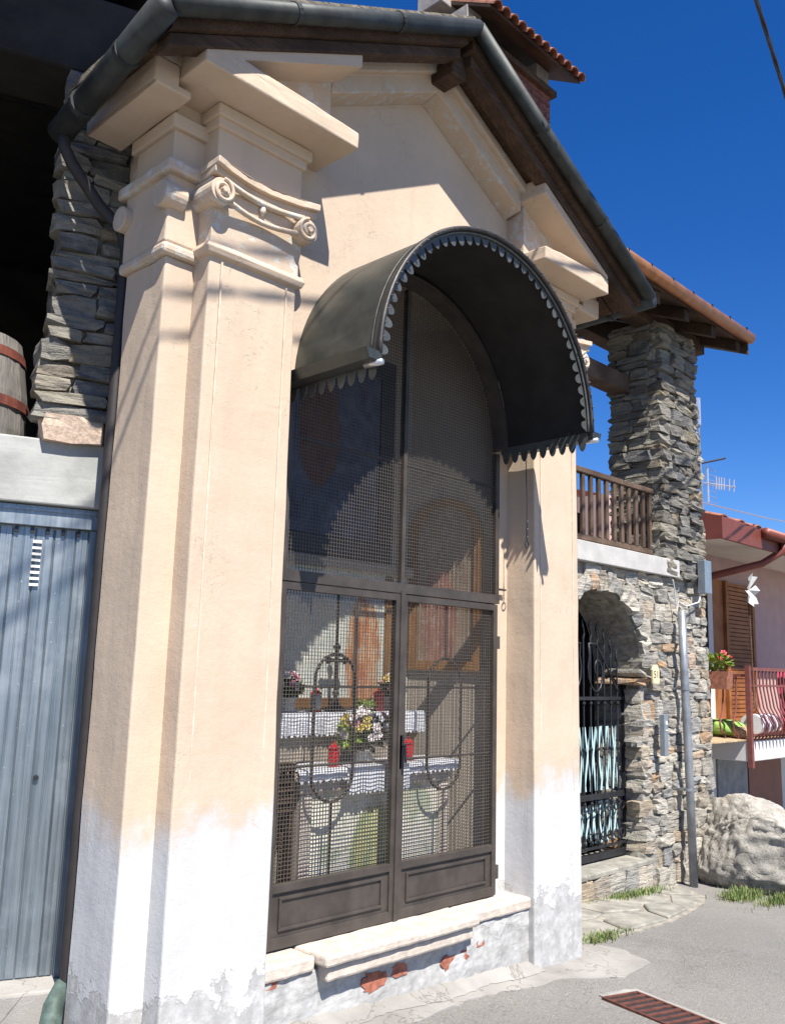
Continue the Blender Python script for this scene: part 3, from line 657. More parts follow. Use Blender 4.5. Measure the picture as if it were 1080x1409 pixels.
def cloth(name, x0, x1, y0, y1, zt, drop, label, n=60, wav=.004):
    m = MB(); P = []; rows = [(y1, zt+.004), ((y0+y1)/2, zt+.004), (y0-.006, zt+.004), (y0-.012, zt-.006), (y0-.013, zt-drop*.5)]
    for r_, (yy, zz) in enumerate(rows):
        for i in range(n+1):
            x = x0+(x1-x0)*i/n; k = wav*math.sin(x*55+r_)*(1 if r_ == 4 else .2); P.append((x, yy+k, zz+.003*noise.noise((x*6, yy*6, 1))*(r_ < 2)))
    for i in range(n+1):
        x = x0+(x1-x0)*i/n; P.append((x, y0-.014+wav*math.sin(x*55), zt-drop-(.018 if i % 2 else 0)))
    R_ = len(rows)+1
    m.add(P, [(r_*(n+1)+i, r_*(n+1)+i+1, (r_+1)*(n+1)+i+1, (r_+1)*(n+1)+i) for r_ in range(R_-1) for i in range(n)])
    o = m.build(name, 'white_cloth', None, smooth=False); tag(o, label, 'altar cloth')
    so_ = o.modifiers.new('s', 'SOLIDIFY'); so_.thickness = .003; so_.offset = 1
    return o
cloth('altar_cloth', -.575, .56, .505, .65, 1.326, .095, 'white cloth with zigzag lace hem on the altar shelf', 70)
cloth('altar_cloth', -.565, .555, .235, .485, 1.086, .035, 'white lace cloth covering the altar table top', 60)
m = MB(); P = []; n = 30
for j in range(6):
    for i in range(n+1): x = -.28+.42*i/n; P.append((x, .208-.004*math.sin(x*60)*j/5, 1.094-.022*j*(1)-(.016 if (i % 2 and j == 5) else 0)+.0*x))
m.add(P, [(j*(n+1)+i, j*(n+1)+i+1, (j+1)*(n+1)+i+1, (j+1)*(n+1)+i) for j in range(5) for i in range(n)])
o = m.build('lace_runner', 'white_cloth'); tag(o, 'white lace runner hanging over the altar front edge', 'altar cloth'); so_ = o.modifiers.new('s', 'SOLIDIFY'); so_.thickness = .002

def leafblob(m, c, rx, ry, rz, k, size, rnd, upb=.3):
    for _ in range(k):
        d = Vector((rnd.gauss(0, 1), rnd.gauss(0, 1), rnd.gauss(0, 1))).normalized(); q = rnd.random()**.5
        p = Vector((c[0]+d.x*rx*q, c[1]+d.y*ry*q, c[2]+d.z*rz*q)); t = (d+Vector((rnd.uniform(-.6, .6), rnd.uniform(-.6, .6), upb))).normalized()
        sd_ = t.cross(Vector((rnd.uniform(-1, 1), rnd.uniform(-1, 1), rnd.uniform(-1, 1)))).normalized(); L = size*rnd.uniform(.7, 1.3); n_ = t.cross(sd_)
        m.add([p-t*L*.5, p+sd_*L*.28+n_*L*.08, p+t*L*.55-n_*L*.1, p-sd_*L*.28+n_*L*.08], [(0, 1, 2, 3)])
def bloom_mesh(matn):
    m = MB(); rnd = random.Random(hash(matn) % 97 if False else len(matn))
    for ring, (k, r0, h) in enumerate(((6, 1.0, .15), (5, .6, .35))):
        for i in range(k):
            a = 2*math.pi*(i+ring*.5)/k; ca, sa = math.cos(a), math.sin(a); px, py = -sa, ca
            m.add([(0, 0, 0), (ca*r0*.6+px*r0*.38, sa*r0*.6+py*r0*.38, h), (ca*r0, sa*r0, h*1.4), (ca*r0*.6-px*r0*.38, sa*r0*.6-py*r0*.38, h)], [(0, 1, 2, 3)])
    o = m.build('blossom_tmp', matn); me = o.data; bpy.data.objects.remove(o); return me
BLOOM = [bloom_mesh(x) for x in ('petal_pink', 'petal_white', 'petal_yellow', 'petal_red')]
def bouquet(loc, r, h, label, seed, nb=16, mix=(0, 0, 1, 1, 2), vase='pot_white', bright=False):
    rnd = random.Random(seed); t = thing('flower_vase', label, 'flowers', loc)
    MB().lathe([(.045, 0), (.05, .01), (.042, .05), (.055, h*.45), (.062, h*.5)], loc, 14).build('vase', vase, t, smooth=True)
    m = MB(); c = (loc[0], loc[1], loc[2]+h*.5+r*.55); leafblob(m, c, r, r*.7, r*.75, 190, .05, rnd); m.build('foliage', 'leaf', t, kind='stuff')
    if bright:
        m = MB(); leafblob(m, (c[0]-r*.8, c[1]-.02, c[2]-.01), r*.4, r*.4, r*.5, 80, .045, rnd); leafblob(m, (c[0]-r*.05, c[1]-.02, c[2]+r*.75), r*.3, r*.3, r*.4, 60, .045, rnd); m.build('spray', 'light_leaf', t, kind='stuff')
    for i in range(nb):
        a = rnd.uniform(0, 2*math.pi); e = rnd.uniform(-.2, 1.3)
        d = Vector((math.cos(a)*math.cos(e), -abs(math.sin(a))*math.cos(e), math.sin(e)))
        p = Vector((d.x*r*1.0, d.y*r*.75, d.z*r*.85))+Vector(c)-Vector(loc); q = d.to_track_quat('Z', 'Y').to_euler(); sz = rnd.uniform(.022, .034)
        inst(BLOOM[rnd.choice(mix)], 'blossom', t, p, (sz, sz, sz), q)
    return t
bouquet((-.04, .36, 1.094), .15, .13, 'large mixed bouquet of pink, white and yellow flowers on the altar table', 21, 30, bright=True)
bouquet((.39, .585, 1.333), .085, .15, 'small pink and yellow bouquet on the altar shelf beside the framed picture', 5, 14)
bouquet((-.36, .585, 1.333), .085, .15, 'small pink and yellow bouquet on the altar shelf beside the red lantern and cross', 8, 14)
def lantern(loc, h, label, glass='red_lantern'):
    t = thing('grave_lantern', label, 'lantern', loc); r = h*.24
    MB().lathe([(r*.9, 0), (r, .006), (r, h*.08)], loc, 12).build('foot', 'red_lantern', t); MB().lathe([(r*.85, h*.08), (r*.95, h*.3), (r*.95, h*.62), (r*.85, h*.7)], loc, 12).build('glass', glass, t, smooth=True)
    MB().lathe([(r*1.05, h*.7), (r*1.05, h*.75), (r*.6, h*.85), (r*.25, h*.9), (r*.25, h)], loc, 12).build('lid', 'red_lantern', t)
lantern((-.29, .30, 1.094), .115, 'red plastic votive lantern on the altar table left of the bouquet')
lantern((.26, .33, 1.094), .12, 'red plastic votive lantern on the altar table beside the gate lock')
lantern((-.19, .56, 1.333), .125, 'red lantern with clear glass on the altar shelf', 'pot_white')
lantern((.25, .55, 1.333), .125, 'red lantern standing on the altar shelf behind the large bouquet')
cx_, cy_ = -.03, .59
t = thing('altar_cross', 'dark metal altar cross with trefoil ends on the shelf', 'cross', (cx_, cy_, 1.333))
MB().lathe([(.06, 0), (.058, .013), (.026, .035), (.012, .07), (.018, .095), (.010, .11)], (cx_, cy_, 1.333), 14).build('base', 'tarnished_bronze', t, smooth=True)
m = MB(); m.box(cx_-.010, cx_+.010, cy_-.008, cy_+.008, 1.44, 1.66); m.box(cx_-.055, cx_+.055, cy_-.007, cy_+.009, 1.585, 1.605)
for (a, b) in ((cx_, 1.665), (cx_-.058, 1.595), (cx_+.058, 1.595)):
    for dx, dz in ((0, .011), (.011, 0), (-.011, 0), (0, -.009)): cyl_y(m, a+dx, b+dz, .010, cy_-.0085, cy_+.0085, 10)
m.build('crucifix', 'tarnished_bronze', t)
t = thing('kneeler', 'dark slatted wooden kneeler standing left of the altar', 'kneeler', (-.66, .26, .345))
MB().box(-.735, -.585, .215, .30, 1.10, 1.13).build('arm_rest', 'dark_wood', t)
for x in (-.73, -.61):
    for y in (.22, .275): MB().box(x, x+.02, y, y+.02, .346, 1.10).build('leg', 'dark_wood', t)
for k in range(4): MB().box(-.725, -.595, .213, .219, .92+k*.045, .945+k*.045).build('slat', 'dark_wood', t)
MB().box(-.73, -.59, .30, .36, .47, .50).build('knee_board', 'dark_wood', t)

# pull chain under the canopy
t = thing('pull_chain', 'thin iron pull rod with ring hanging under the canopy side', 'chain', (.80, -.03, 2.2))
m = MB(); m.tube([(.80, -.02, 2.84), (.80, -.032, 2.5), (.802, -.03, 2.40)], .0028, 6); m.build('rod', 'black_iron', t)
m = MB()
for k in range(5): m.tube([(.802+.006*math.cos(a)*(k % 2), -.03+.006*math.cos(a)*((k+1) % 2), 2.385-k*.022+.013*math.sin(a)) for a in [R(30*i) for i in range(13)]], .0022, 5, caps=False)
m.build('chain_link', 'black_iron', t)
m = MB(); m.tube([(.802+.020*math.cos(R(15*i)), -.03+.004*math.cos(R(15*i)), 2.262+.022*math.sin(R(15*i))) for i in range(25)], .0034, 6, caps=False); m.build('ring', 'black_iron', t)

# ------------------------------------------------------------------ barn on the left
bang = math.atan2(-.355, .935)
ba = thing('stone_barn', 'dark open barn with stone pillar, concrete beam and steel garage door', 'barn', (-1.41, .62, 0), bang)
def bb(name, mat, *q, parent=ba, **k): return MB().box(*q).build(name, mat, parent, local=True, **k)
bb('curb', 'pavement_concrete', -3.2, .05, -.12, .4, -.2, .305, bevel=.01, wob=(3, .01, .2))
bb('lintel', 'concrete', -3.2, .06, -.015, .35, 2.205, 2.487, bevel=.008, wob=(4, .012, .2))
bb('door_jamb', 'concrete', -.006, .3, .0, .35, .305, 2.205)
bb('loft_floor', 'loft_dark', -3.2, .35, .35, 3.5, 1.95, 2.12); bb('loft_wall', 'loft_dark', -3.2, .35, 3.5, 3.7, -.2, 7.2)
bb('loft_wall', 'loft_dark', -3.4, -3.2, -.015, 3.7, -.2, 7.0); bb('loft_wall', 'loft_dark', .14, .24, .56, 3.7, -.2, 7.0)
# steel garage door
dr = bb('garage_door', 'zinc_steel', -3.1, -.012, .0585, .10, .305, 2.20)
bb('top_rail', 'zinc_steel', -3.1, -.008, .02, .09, 2.115, 2.203, parent=dr, bevel=.003); bb('top_rail', 'zinc_steel', -3.1, -.008, .012, .09, 2.178, 2.190, parent=dr)
bb('side_rail', 'zinc_steel', -.034, -.009, .025, .09, .306, 2.113, parent=dr, bevel=.002)
xx = -.038; k = 0
while xx > -1.5:
    wd = (.052, .088, .075, .09)[k % 4]
    m = MB(); m.prism([(xx-wd+.001, .0580), (xx-wd+.001, .0545), (xx-wd+.005, .050), (xx-wd*.54, .050), (xx-wd*.52, .0522), (xx-wd*.48, .0522), (xx-wd*.46, .050), (xx-.005, .050), (xx-.001, .0545), (xx-.001, .0580)], .312, 2.108, 'z')
    m.build('slat', 'zinc_steel', dr, local=True); xx -= wd; k += 1
m = MB()
for i in range(8): m.prism([(.050, 1.86+i*.026), (.038, 1.862+i*.026), (.050, 1.876+i*.026)], -.262, -.226, 'x')
m.build('vent_louvre', 'aluminium', dr, local=True)
m = MB(); m.lathe([(.010, 0), (.010, .012)], (0, 0, 0), 10); lk = MB(); cyl_y(lk, -.165, 1.08, .011, .036, .052, 12); lk.build('lock', 'black_iron', dr, local=True)
for i in range(5): bb('roller', 'black_iron', -.09-.062*i, -.075-.062*i, .035, .05, 2.085, 2.11, parent=dr)
# stone pillar
pl = bb('pillar', 'dark_stone', -.24, .26, .0, .55, 2.487, 4.22)
rnd = random.Random(17)
for (cx, cz, wd, h) in courses(-.275, .27, 2.57, 4.20, .035, .10, .10, .28, rnd, .25):
    cx += 0; inst(rnd.choice(STONES['dark_stone']), 'stone', pl, (cx, .04+rnd.uniform(-.02, .02), cz), (wd*.99, .17, h*.97), (rnd.uniform(-.05, .05), rnd.uniform(-.05, .05), rnd.uniform(-.06, .06)))
for (cy, cz, wd, h) in courses(.06, .6, 2.5, 4.20, .05, .11, .15, .3, rnd, .2):
    inst(rnd.choice(STONES['dark_stone']), 'stone', pl, (-.225, cy, cz), (.10, wd*.99, h*.97), (rnd.uniform(-.05, .05), rnd.uniform(-.05, .05), rnd.uniform(-.06, .06)))
sm = stone_mesh(77, 'pink_granite', .06); inst(sm, 'stone', pl, (-.15, .02, 2.535), (.27, .16, .12))
# barn roof
rf = MB(); zf = lambda y: 5.72+.25*(y+1.4)
rf.prism([(-1.4, zf(-1.4)), (4.2, zf(4.2)), (4.2, zf(4.2)+.06), (-1.4, zf(-1.4)+.06)], -3.6, .12, 'x'); rf = rf.build('roof', 'loft_dark', ba, local=True)
for i in range(6):
    x = -2.9+i*.60; m = MB(); m.prism([(-1.36, zf(-1.36)-.12), (4.0, zf(4.0)-.12), (4.0, zf(4.0)-.001), (-1.36, zf(-1.36)-.001)], x, x+.10, 'x'); m.build('rafter', 'dark_wood', rf, local=True, bevel=.006)
bb('purlin', 'dark_wood', -3.4, .10, .1, .26, 5.78, 5.95, parent=rf, bevel=.01)
for i in range(12):
    y = -1.4+i*.2; m = MB(); m.tube([(.10, y, zf(y)+.08), (.10, y+.22, zf(y+.22)+.095)], .07, 8); m.build('roof_tile', 'terracotta', rf, local=True)
bb('shade_beam', 'loft_dark', -3.3, .12, -.03, .34, 4.22, 4.62, parent=rf, bevel=.02, wob=(3, .02, .2))  # near-black beam added to stand in for deep shade under the roof
for i in range(9): bb('shade_board', 'loft_dark', -3.2, .13, .36+i*.34, .69+i*.34, 4.62, 4.66, parent=rf)  # added near-black boards, the loft's shade is in their colour
# barrel in the loft
bl = thing('wooden_barrel', 'old grey wooden barrel with rusty hoops in the barn loft', 'barrel', (-1.41+math.cos(bang)*-.64-math.sin(bang)*.36, .62+math.sin(bang)*-.64+math.cos(bang)*.36, 2.12))
prof = lambda z: .27+.055*math.sin(math.pi*min(1, max(0, z/.86)))
for i in range(22):
    a0, a1 = 2*math.pi*(i+.03)/22, 2*math.pi*(i+.97)/22; m = MB(); vs_ = []; Z = [0, .1, .25, .43, .6, .76, .86]
    for z in Z:
        for rr in (prof(z), prof(z)-.025):
            for a in (a0, a1): vs_.append((rr*math.cos(a), rr*math.sin(a), z))
    fs = [(0, 1, 3, 2)]
    for j in range(len(Z)-1):
        b_ = j*4; fs += [(b_, b_+4, b_+5, b_+1), (b_+2, b_+3, b_+7, b_+6), (b_, b_+2, b_+6, b_+4), (b_+1, b_+5, b_+7, b_+3)]
    fs.append((24, 26, 27, 25)); m.add(vs_, fs); m.build('stave', 'barrel_wood', bl, local=True)
for z in (.10, .33, .55, .78):
    m = MB(); m.lathe([(prof(z-.02)+.001, z-.022), (prof(z-.02)+.005, z-.022), (prof(z+.02)+.005, z+.022), (prof(z+.02)+.001, z+.022)], (0, 0, 0), 32); m.build('hoop', 'hoop_rust', bl, local=True, smooth=False)
MB().lathe([(.26, .80), (.26, .815)], (0, 0, 0), 24).build('barrel_head', 'barrel_wood', bl, local=True)

# ------------------------------------------------------------------ stone house on the right
HY = .80
ho = thing('stone_house', 'rubble stone house with arched doorway, wooden balcony railing and tall pillar', 'house', (3.6, 1.2, -.12))
AX, AR, AS = 2.93, .60, 1.62
rightedge = lambda z: 4.80-.052*max(0, z-.2)
m = MB(); A = arc(AX, AS, AR, 180, 0, 20)
m.prism([(1.5, -.4), (AX-AR, -.4), (AX-AR, AS), (AX-AR, 2.41), (1.5, 2.41)], HY+.014, HY+.45)
m.prism([(AX+AR, -.4), (4.76, -.4), (rightedge(2.41)-.04, 2.41), (AX+AR, 2.41), (AX+AR, AS)], HY+.014, HY+.45)
for a, b in zip(A, A[1:]): m.prism([a, b, (b[0], 2.41), (a[0], 2.41)], HY+.014, HY+.45)
wall = m.build('wall', 'mortar', ho, wob=(3, .02, .08))
hw_o = worigin(ho)
fill = MB()
def put_stone(parent, p, sc, rot, kind='wall_stone', small=None):
    if small is not None and max(sc[0], sc[2]) < small:
        me = rnd.choice(STONES[kind]); mt = Matrix.LocRotScale(Vector(p), __import__('mathutils').Euler(rot), Vector(sc))
        fill.add([mt @ v.co for v in me.vertices], [tuple(q.vertices) for q in me.polygons]); return
    inst(rnd.choice(STONES[kind]), 'stone', parent, Vector(p)-worigin(parent), sc, rot)
rnd = random.Random(29)
J = lambda a=.05: (rnd.uniform(-a, a), rnd.uniform(-a*2, a*2), rnd.uniform(-a, a))
inarch = lambda x, z, mg: (abs(x-AX) < AR+mg and z < AS) or (math.hypot(x-AX, z-AS) < AR+mg and z >= AS)
for (cx, cz, wd, h) in courses(2.45, 4.80, -.25, 2.41, .06, .17, .09, .26, rnd, .35):
    if inarch(cx, cz, .13 if cz > AS else .03): continue
    if cx < 2.6: continue
    re = rightedge(cz)
    if cx+wd/2 > re: wd = max(.05, re-(cx-wd/2)); cx = re-wd/2
    put_stone(wall, (cx, HY+.055+rnd.uniform(-.015, .015), cz), (wd*.97, .13, h*.95), J(), small=.085)
for i in range(17):                                      # voussoirs
    a = R(180*(i+.5)/17); rr = AR+.07
    if AX+rr*math.cos(a) < 2.35: continue
    o = inst(rnd.choice(STONES['wall_stone']), 'voussoir', wall, Vector((AX+rr*math.cos(a), HY+.08, AS+rr*math.sin(a)))-worigin(wall), (.15+rnd.uniform(-.03, .03), .22, .122), (0, -a, 0))
for (cy, cz, wd, h) in courses(HY+.02, HY+.42, .05, AS-.16, .09, .17, .12, .3, rnd, .2):   # jamb stones
    put_stone(wall, (AX+AR+.045, cy, cz), (.14, wd*1.02, h*1.02), J(.03))
put_stone(wall, (AX+AR+.03, HY+.19, AS-.11), (.26, .42, .055), (0, 0, 0)); put_stone(wall, (AX+AR+.05, HY+.18, AS-.04), (.26, .42, .07), (0, 0, 0))
# gable pillar above the balcony
pr = MB(); pr.add([(3.90, HY+.012, 2.4), (4.66, HY+.012, 2.4), (4.66, 1.24, 2.4), (3.885, 1.24, 2.4), (3.89, HY+.012, 4.75), (4.53, HY+.012, 4.75), (4.53, 1.24, 4.75), (3.885, 1.24, 4.75)], [(0,3,2,1),(4,5,6,7),(0,1,5,4),(1,2,6,5),(2,3,7,6),(3,0,4,7)])
pill = pr.build('pillar', 'mortar', ho)
for (cx, cz, wd, h) in courses(3.9, 4.7, 2.41, 4.72, .04, .115, .10, .29, rnd, .3):
    re = rightedge(cz)
    if cx+wd/2 > re: wd = max(.06, re-(cx-wd/2)); cx = re-wd/2
    put_stone(pill, (cx, HY+.04+rnd.uniform(-.025, .02), cz), (wd*.98, .17, h*.96), J(.06), 'dark_stone', small=.085)
for (cy, cz, wd, h) in courses(HY+.08, 1.27, 2.5, 4.72, .045, .13, .14, .3, rnd, .3):
    put_stone(pill, (3.925+rnd.uniform(-.025, .015), cy, cz), (.15, wd*.98, h*.96), J(.05), 'dark_stone', small=.085)
for (cy, cz, wd, h) in courses(HY+.08, 1.27, 2.5, 4.72, .08, .2, .2, .3, rnd, .1):
    put_stone(pill, (rightedge(cz)-.06, cy, cz), (.15, wd*.98, h*.96), J(.05), small=9)
pr = MB().box(2.1, 2.60, .95, 1.35, 2.4, 4.8).build('pillar', 'mortar', ho)
for (cy, cz, wd, h) in courses(.93, 1.37, 2.5, 4.6, .06, .15, .15, .3, rnd, .2): put_stone(pr, (2.60, cy, cz), (.12, wd*1.05, h*1.03), J(.05), small=9)
for (cx, cz, wd, h) in courses(2.1, 2.66, 2.5, 4.6, .06, .15, .15, .3, rnd, .2): put_stone(pr, (cx, .95, cz), (wd*1.05, .12, h*1.03), J(.05), small=9)
fb = fill.build('small_stones', 'wall_stone', ho, kind='stuff')
# balcony slab + railing
MB().box(1.5, 4.13, .745, 1.6, 2.412, 2.565).build('balcony_slab', 'slab_concrete', ho, bevel=.006, wob=(3, .006, .2))
rl = MB().box(1.8, 3.91, .845, .905, 3.135, 3.18).build('railing', 'rail_wood', ho, bevel=.005)
MB().box(1.8, 3.90, .86, .89, 2.60, 2.645).build('bottom_rail', 'rail_wood', rl, bevel=.004)
xx = 2.52
while xx < 3.9: MB().box(xx, xx+.042, .855, .882, 2.645, 3.135).build('baluster', 'rail_wood', rl, bevel=.003); xx += .118
MB().box(3.2, 3.9, 1.45, 1.6, 2.565, 2.78).build('loggia_step', 'dark_wood', ho)
MB().box(3.15, 3.95, 1.62, 1.72, 2.565, 3.05).build('loggia_chest', 'dark_wood', ho)
# roof
zr = lambda y: 4.72+.42*(y-.42)
m = MB(); m.prism([(.42, zr(.42)), (1.9, zr(1.9)), (3.4, zr(1.9)-.5), (3.4, zr(1.9)-.42), (1.9, zr(1.9)+.08), (.42, zr(.42)+.07)], 1.5, 4.93, 'x'); hr = m.build('roof', 'dark_wood', ho)
for i in range(7):
    x = 1.7+i*.52; m = MB(); m.prism([(.46, zr(.46)-.11), (1.9, zr(1.9)-.11), (1.9, zr(1.9)-.001), (.46, zr(.46)-.001)], x, x+.09, 'x'); m.build('rafter', 'dark_wood', hr, bevel=.005)
MB().box(1.5, 4.92, .82, .98, 4.70, 4.84).build('purlin', 'dark_wood', hr, bevel=.008); MB().box(1.5, 4.90, 1.55, 1.72, 4.86, 5.02).build('purlin', 'dark_wood', hr, bevel=.008)
MB().box(1.5, 3.93, 1.05, 1.22, 4.10, 4.26).build('tie_beam', 'rail_wood', hr, bevel=.008)
m = MB(); m.prism([(.40, zr(.40)-.10), (1.9, zr(1.9)-.12), (1.9, zr(1.9)+.05), (.40, zr(.40)+.04)], 4.931, 4.955, 'x'); m.build('barge_board', 'dark_wood', hr)
m = MB(); m.tube([(1.7, .385, 4.795), (4.97, .385, 4.775)], .055, 14); gg = m.build('roof_gutter', 'copper_gutter', hr, smooth=True)
for i in range(9): x = 1.9+i*.36; MB().box(x, x+.012, .33, .345, 4.80, 4.822).build('gutter_clip', 'black_iron', gg)
tile = MB(); P = arc(0, 0, .085, 180, 0, 8); Q = arc(0, 0, .070, 180, 0, 8)
for a, b, c_, d in zip(P, P[1:], Q[1:], Q): tile.prism([a, b, c_, d], 0, .42)
tl = tile.build('tile_tmp', 'terracotta'); TILE = tl.data; bpy.data.objects.remove(tl)
for i in range(16):
    for j in range(4): inst(TILE, 'roof_tile', hr, Vector((1.75+i*.2, .42+j*.36, zr(.42+j*.36)+.030))-worigin(hr), (1, 1, 1), (math.atan(.42)+.03, 0, 0))
# drain pipe, plates, doorstep, wires
m = MB(); m.tube([(4.055, .70, 2.12), (4.06, .695, 1.6), (4.085, .69, .9), (4.11, .685, gz(4.1)-.02)], .034, 14); pp = m.build('drainpipe', 'zinc_pipe', ho, smooth=True)
for z in (1.45, .62): m = MB(); m.tube([(4.063+(1.5-z)*.025, .695, z), (4.063+(1.5-z)*.025, .695, z+.02)], .039, 14); m.box(4.055, 4.08, .72, .82, z, z+.02); m.build('bracket', 'zinc_pipe', pp)
m = MB(); m.tube([(4.05, .74, 2.12), (4.06, .735, 2.2), (4.2, .73, 2.17), (4.42, .72, 2.22), (4.5, .70, 2.4), (4.52, .70, 2.6)], .007, 6); m.tube([(4.05, .75, 2.14), (4.0, .73, 2.3), (3.95, .72, 2.38)], .006, 6); m.build('wall_cable', 'white_wall', ho)
MB().box(4.43, 4.56, .655, .73, 2.30, 2.60).build('junction_box', 'intercom_metal', ho, bevel=.006)
ic = MB().box(3.675, 3.735, .685, .73, .92, 1.25).build('intercom', 'intercom_metal', ho, bevel=.004)
MB().box(3.69, 3.72, .680, .686, 1.17, 1.20).build('speaker_grille', 'white_wall', ic); MB().box(3.69, 3.72, .680, .686, 1.12, 1.13).build('call_button', 'white_wall', ic)
npl = MB().prism([(3.545, 1.50), (3.645, 1.50), (3.645, 1.61), (3.62, 1.65), (3.57, 1.65), (3.545, 1.61)], .705, .72).build('number_plate', 'plate_cream', ho)
def text(s_, size, loc, rot, mat, parent, name='lettering'):
    cu = bpy.data.curves.new(name, 'FONT'); cu.body = s_; cu.size = size; cu.extrude = .001; cu.align_x = 'CENTER'; cu.align_y = 'CENTER'
    o = bpy.data.objects.new('tmp_text', cu); col.objects.link(o); dg = bpy.context.evaluated_depsgraph_get(); me = bpy.data.meshes.new_from_object(o.evaluated_get(dg)); bpy.data.objects.remove(o)
    me.materials.clear(); me.materials.append(M[mat]); q = bpy.data.objects.new(name, me); col.objects.link(q); q.parent = parent; q.location = Vector(loc)-worigin(parent); q.rotation_euler = rot; return q
text('51', .085, (3.595, .7035, 1.57), (R(90), 0, 0), 'plate_ink', npl)
ds = MB().box(2.2, 3.54, .78, 1.25, gz(3)-.2, .095).build('doorstep', 'mortar', ho)
xx = 2.25; rnd = random.Random(41)
while xx < 3.5:
    wd = rnd.uniform(.17, .26); put_stone(ds, (xx+wd/2, .775, .0), (wd*.97, .07, .2), (0, rnd.uniform(-.04, .04), 0)); xx += wd
for a, b in ((2.2, 2.62), (2.63, 3.05), (3.06, 3.57)): MB().box(a, b, .745, 1.2, .096, .135).build('step_slab', 'paving_stone', ds, bevel=.008, wob=(3, .012, .1))
# iron gate in the arch
GIY = .95
ig = MB(); ig.box(2.33, 2.36, GIY, GIY+.03, .15, 1.5); ig.box(3.50, 3.53, GIY, GIY+.03, .15, 1.5)
ig.box(2.36, 3.50, GIY, GIY+.03, 1.36, 1.385).box(2.36, 3.50, GIY, GIY+.03, .60, .64).box(2.36, 3.50, GIY, GIY+.03, .15, .20).box(2.36, 3.50, GIY, GIY+.03, .235, .25)
ig = ig.build('iron_gate', 'black_iron', ho)
NB = 11
for i in range(NB):
    x = 2.42+i*.1; zt = 1.42+.62*math.sqrt(max(0, 1-((x-AX)/.62)**2)); m = MB()
    pts = [(x, GIY+.015, .25)]+[(x, GIY+.015, 1.2), (x, GIY+.015, zt-.2)]+[(x+.014*math.sin(k*1.3), GIY+.015, zt-.2+k*.033) for k in range(1, 6)]
    m.tube(pts, [.008]*(len(pts)-3)+[.011, .007, .002], 6)
    for z in (1.335, .98, .57, .28): m.lathe([(.008, -.014), (.017, -.006), (.017, .006), (.008, .014)], (x, GIY+.015, z), 8)
    m.build('bar', 'black_iron', ig)
for sg in (-1, 1):
    m = MB(); pts = [(AX+sg*.54, 1.39), (AX+sg*.46, 1.46), (AX+sg*.30, 1.66), (AX+sg*.17, 1.80), (AX+sg*.06, 1.80)]+[(AX+sg*(.18+.14*math.cos(R(a))*(1-t)), 1.58+.20*math.sin(R(a))*(1-t*.9)) for t, a in [(k/16*.85, 140+k*27) for k in range(17)]]
    m.tube([(p[0], GIY+.01, p[1]) for p in pts], .009, 6); m.build('scroll', 'black_iron', ig, smooth=True)
m = MB()
for i in range(12):
    for z in (.53, .32):
        cx = 2.42+i*.095; m.tube([(cx+.03*math.cos(R(30*k)), GIY+.012, z+.03*math.sin(R(30*k))) for k in range(13)], .006, 5, caps=False)
m.build('ring_ornament', 'black_iron', ig)
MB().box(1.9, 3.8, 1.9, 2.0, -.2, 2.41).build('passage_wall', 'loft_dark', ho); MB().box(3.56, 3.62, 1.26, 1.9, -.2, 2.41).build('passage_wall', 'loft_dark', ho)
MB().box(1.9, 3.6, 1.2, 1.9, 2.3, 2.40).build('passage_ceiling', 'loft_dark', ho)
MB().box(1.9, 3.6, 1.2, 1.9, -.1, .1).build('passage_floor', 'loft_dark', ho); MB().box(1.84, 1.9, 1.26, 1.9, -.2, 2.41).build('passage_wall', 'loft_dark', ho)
t = thing('trellis_screen', 'pale blue crossed lattice slats fixed behind the iron gate', 'trellis', (2.95, 1.0, .2))
for lay, (y, sg) in enumerate(((.985, 1), (.992, -1))):
    for i in range(14):
        for (za, zb) in ((.66, 1.15), (.26, .58)):
            x = 2.44+i*.08+(.02 if lay else 0); sl = .045*sg*(1 if (i+lay) % 3 else .6)
            if x+abs(sl) > 3.5: continue
            zz0, zz1 = za, zb
            m = MB(); w_ = .009; m.prism([(x-w_-sl, zz0), (x+w_-sl, zz0), (x+w_+sl, zz1), (x-w_+sl, zz1)], y, y+.004); m.build('slat', 'pale_slat', t)

# ------------------------------------------------------------------ brick chimney behind the chapel roof
CX, CY, CHX, CHY = 2.83, 2.0, .63, .35
c = thing('brick_chimney', 'wide brick chimney with tiled saddle cap rising behind the chapel roof', 'chimney', (CX, CY, 5.2))
core = MB().box(CX-CHX, CX+CHX, CY-CHY, CY+CHY, 5.0, 7.14).build('shaft', 'chimney_mortar', c)
bme = MB().box(-.5, .5, -.5, .5, -.5, .5).build('b_tmp', 'chimney_brick'); BRK = bme.data; bpy.data.objects.remove(bme)
for k in range(18):
    z = 6.0+k*.066; off = .12 if k % 2 else 0
    for i in range(7):
        x0 = max(CX-CHX, CX-CHX+i*.24-off); x1 = min(CX+CHX+.008, CX-CHX+(i+1)*.24-off-.012)
        if x1-x0 > .04: inst(BRK, 'brick', core, Vector(((x0+x1)/2, CY-CHY, z))-worigin(core), (x1-x0, .02, .052))
MB().box(CX-CHX-.05, CX+CHX+.05, CY-CHY-.06, CY+CHY+.06, 7.14, 7.20).build('corbel', 'dark_wood', c)
for sg in (-1, 1): MB().box(CX+sg*(CHX-.1)-.1, CX+sg*(CHX-.1)+.1, CY-CHY, CY+CHY, 7.20, 7.42).build('cap_pier', 'chimney_mortar', c)
EY, EZ, RZ = CY-.6, 7.26, 7.62; sl = math.atan2(RZ-EZ, .6)
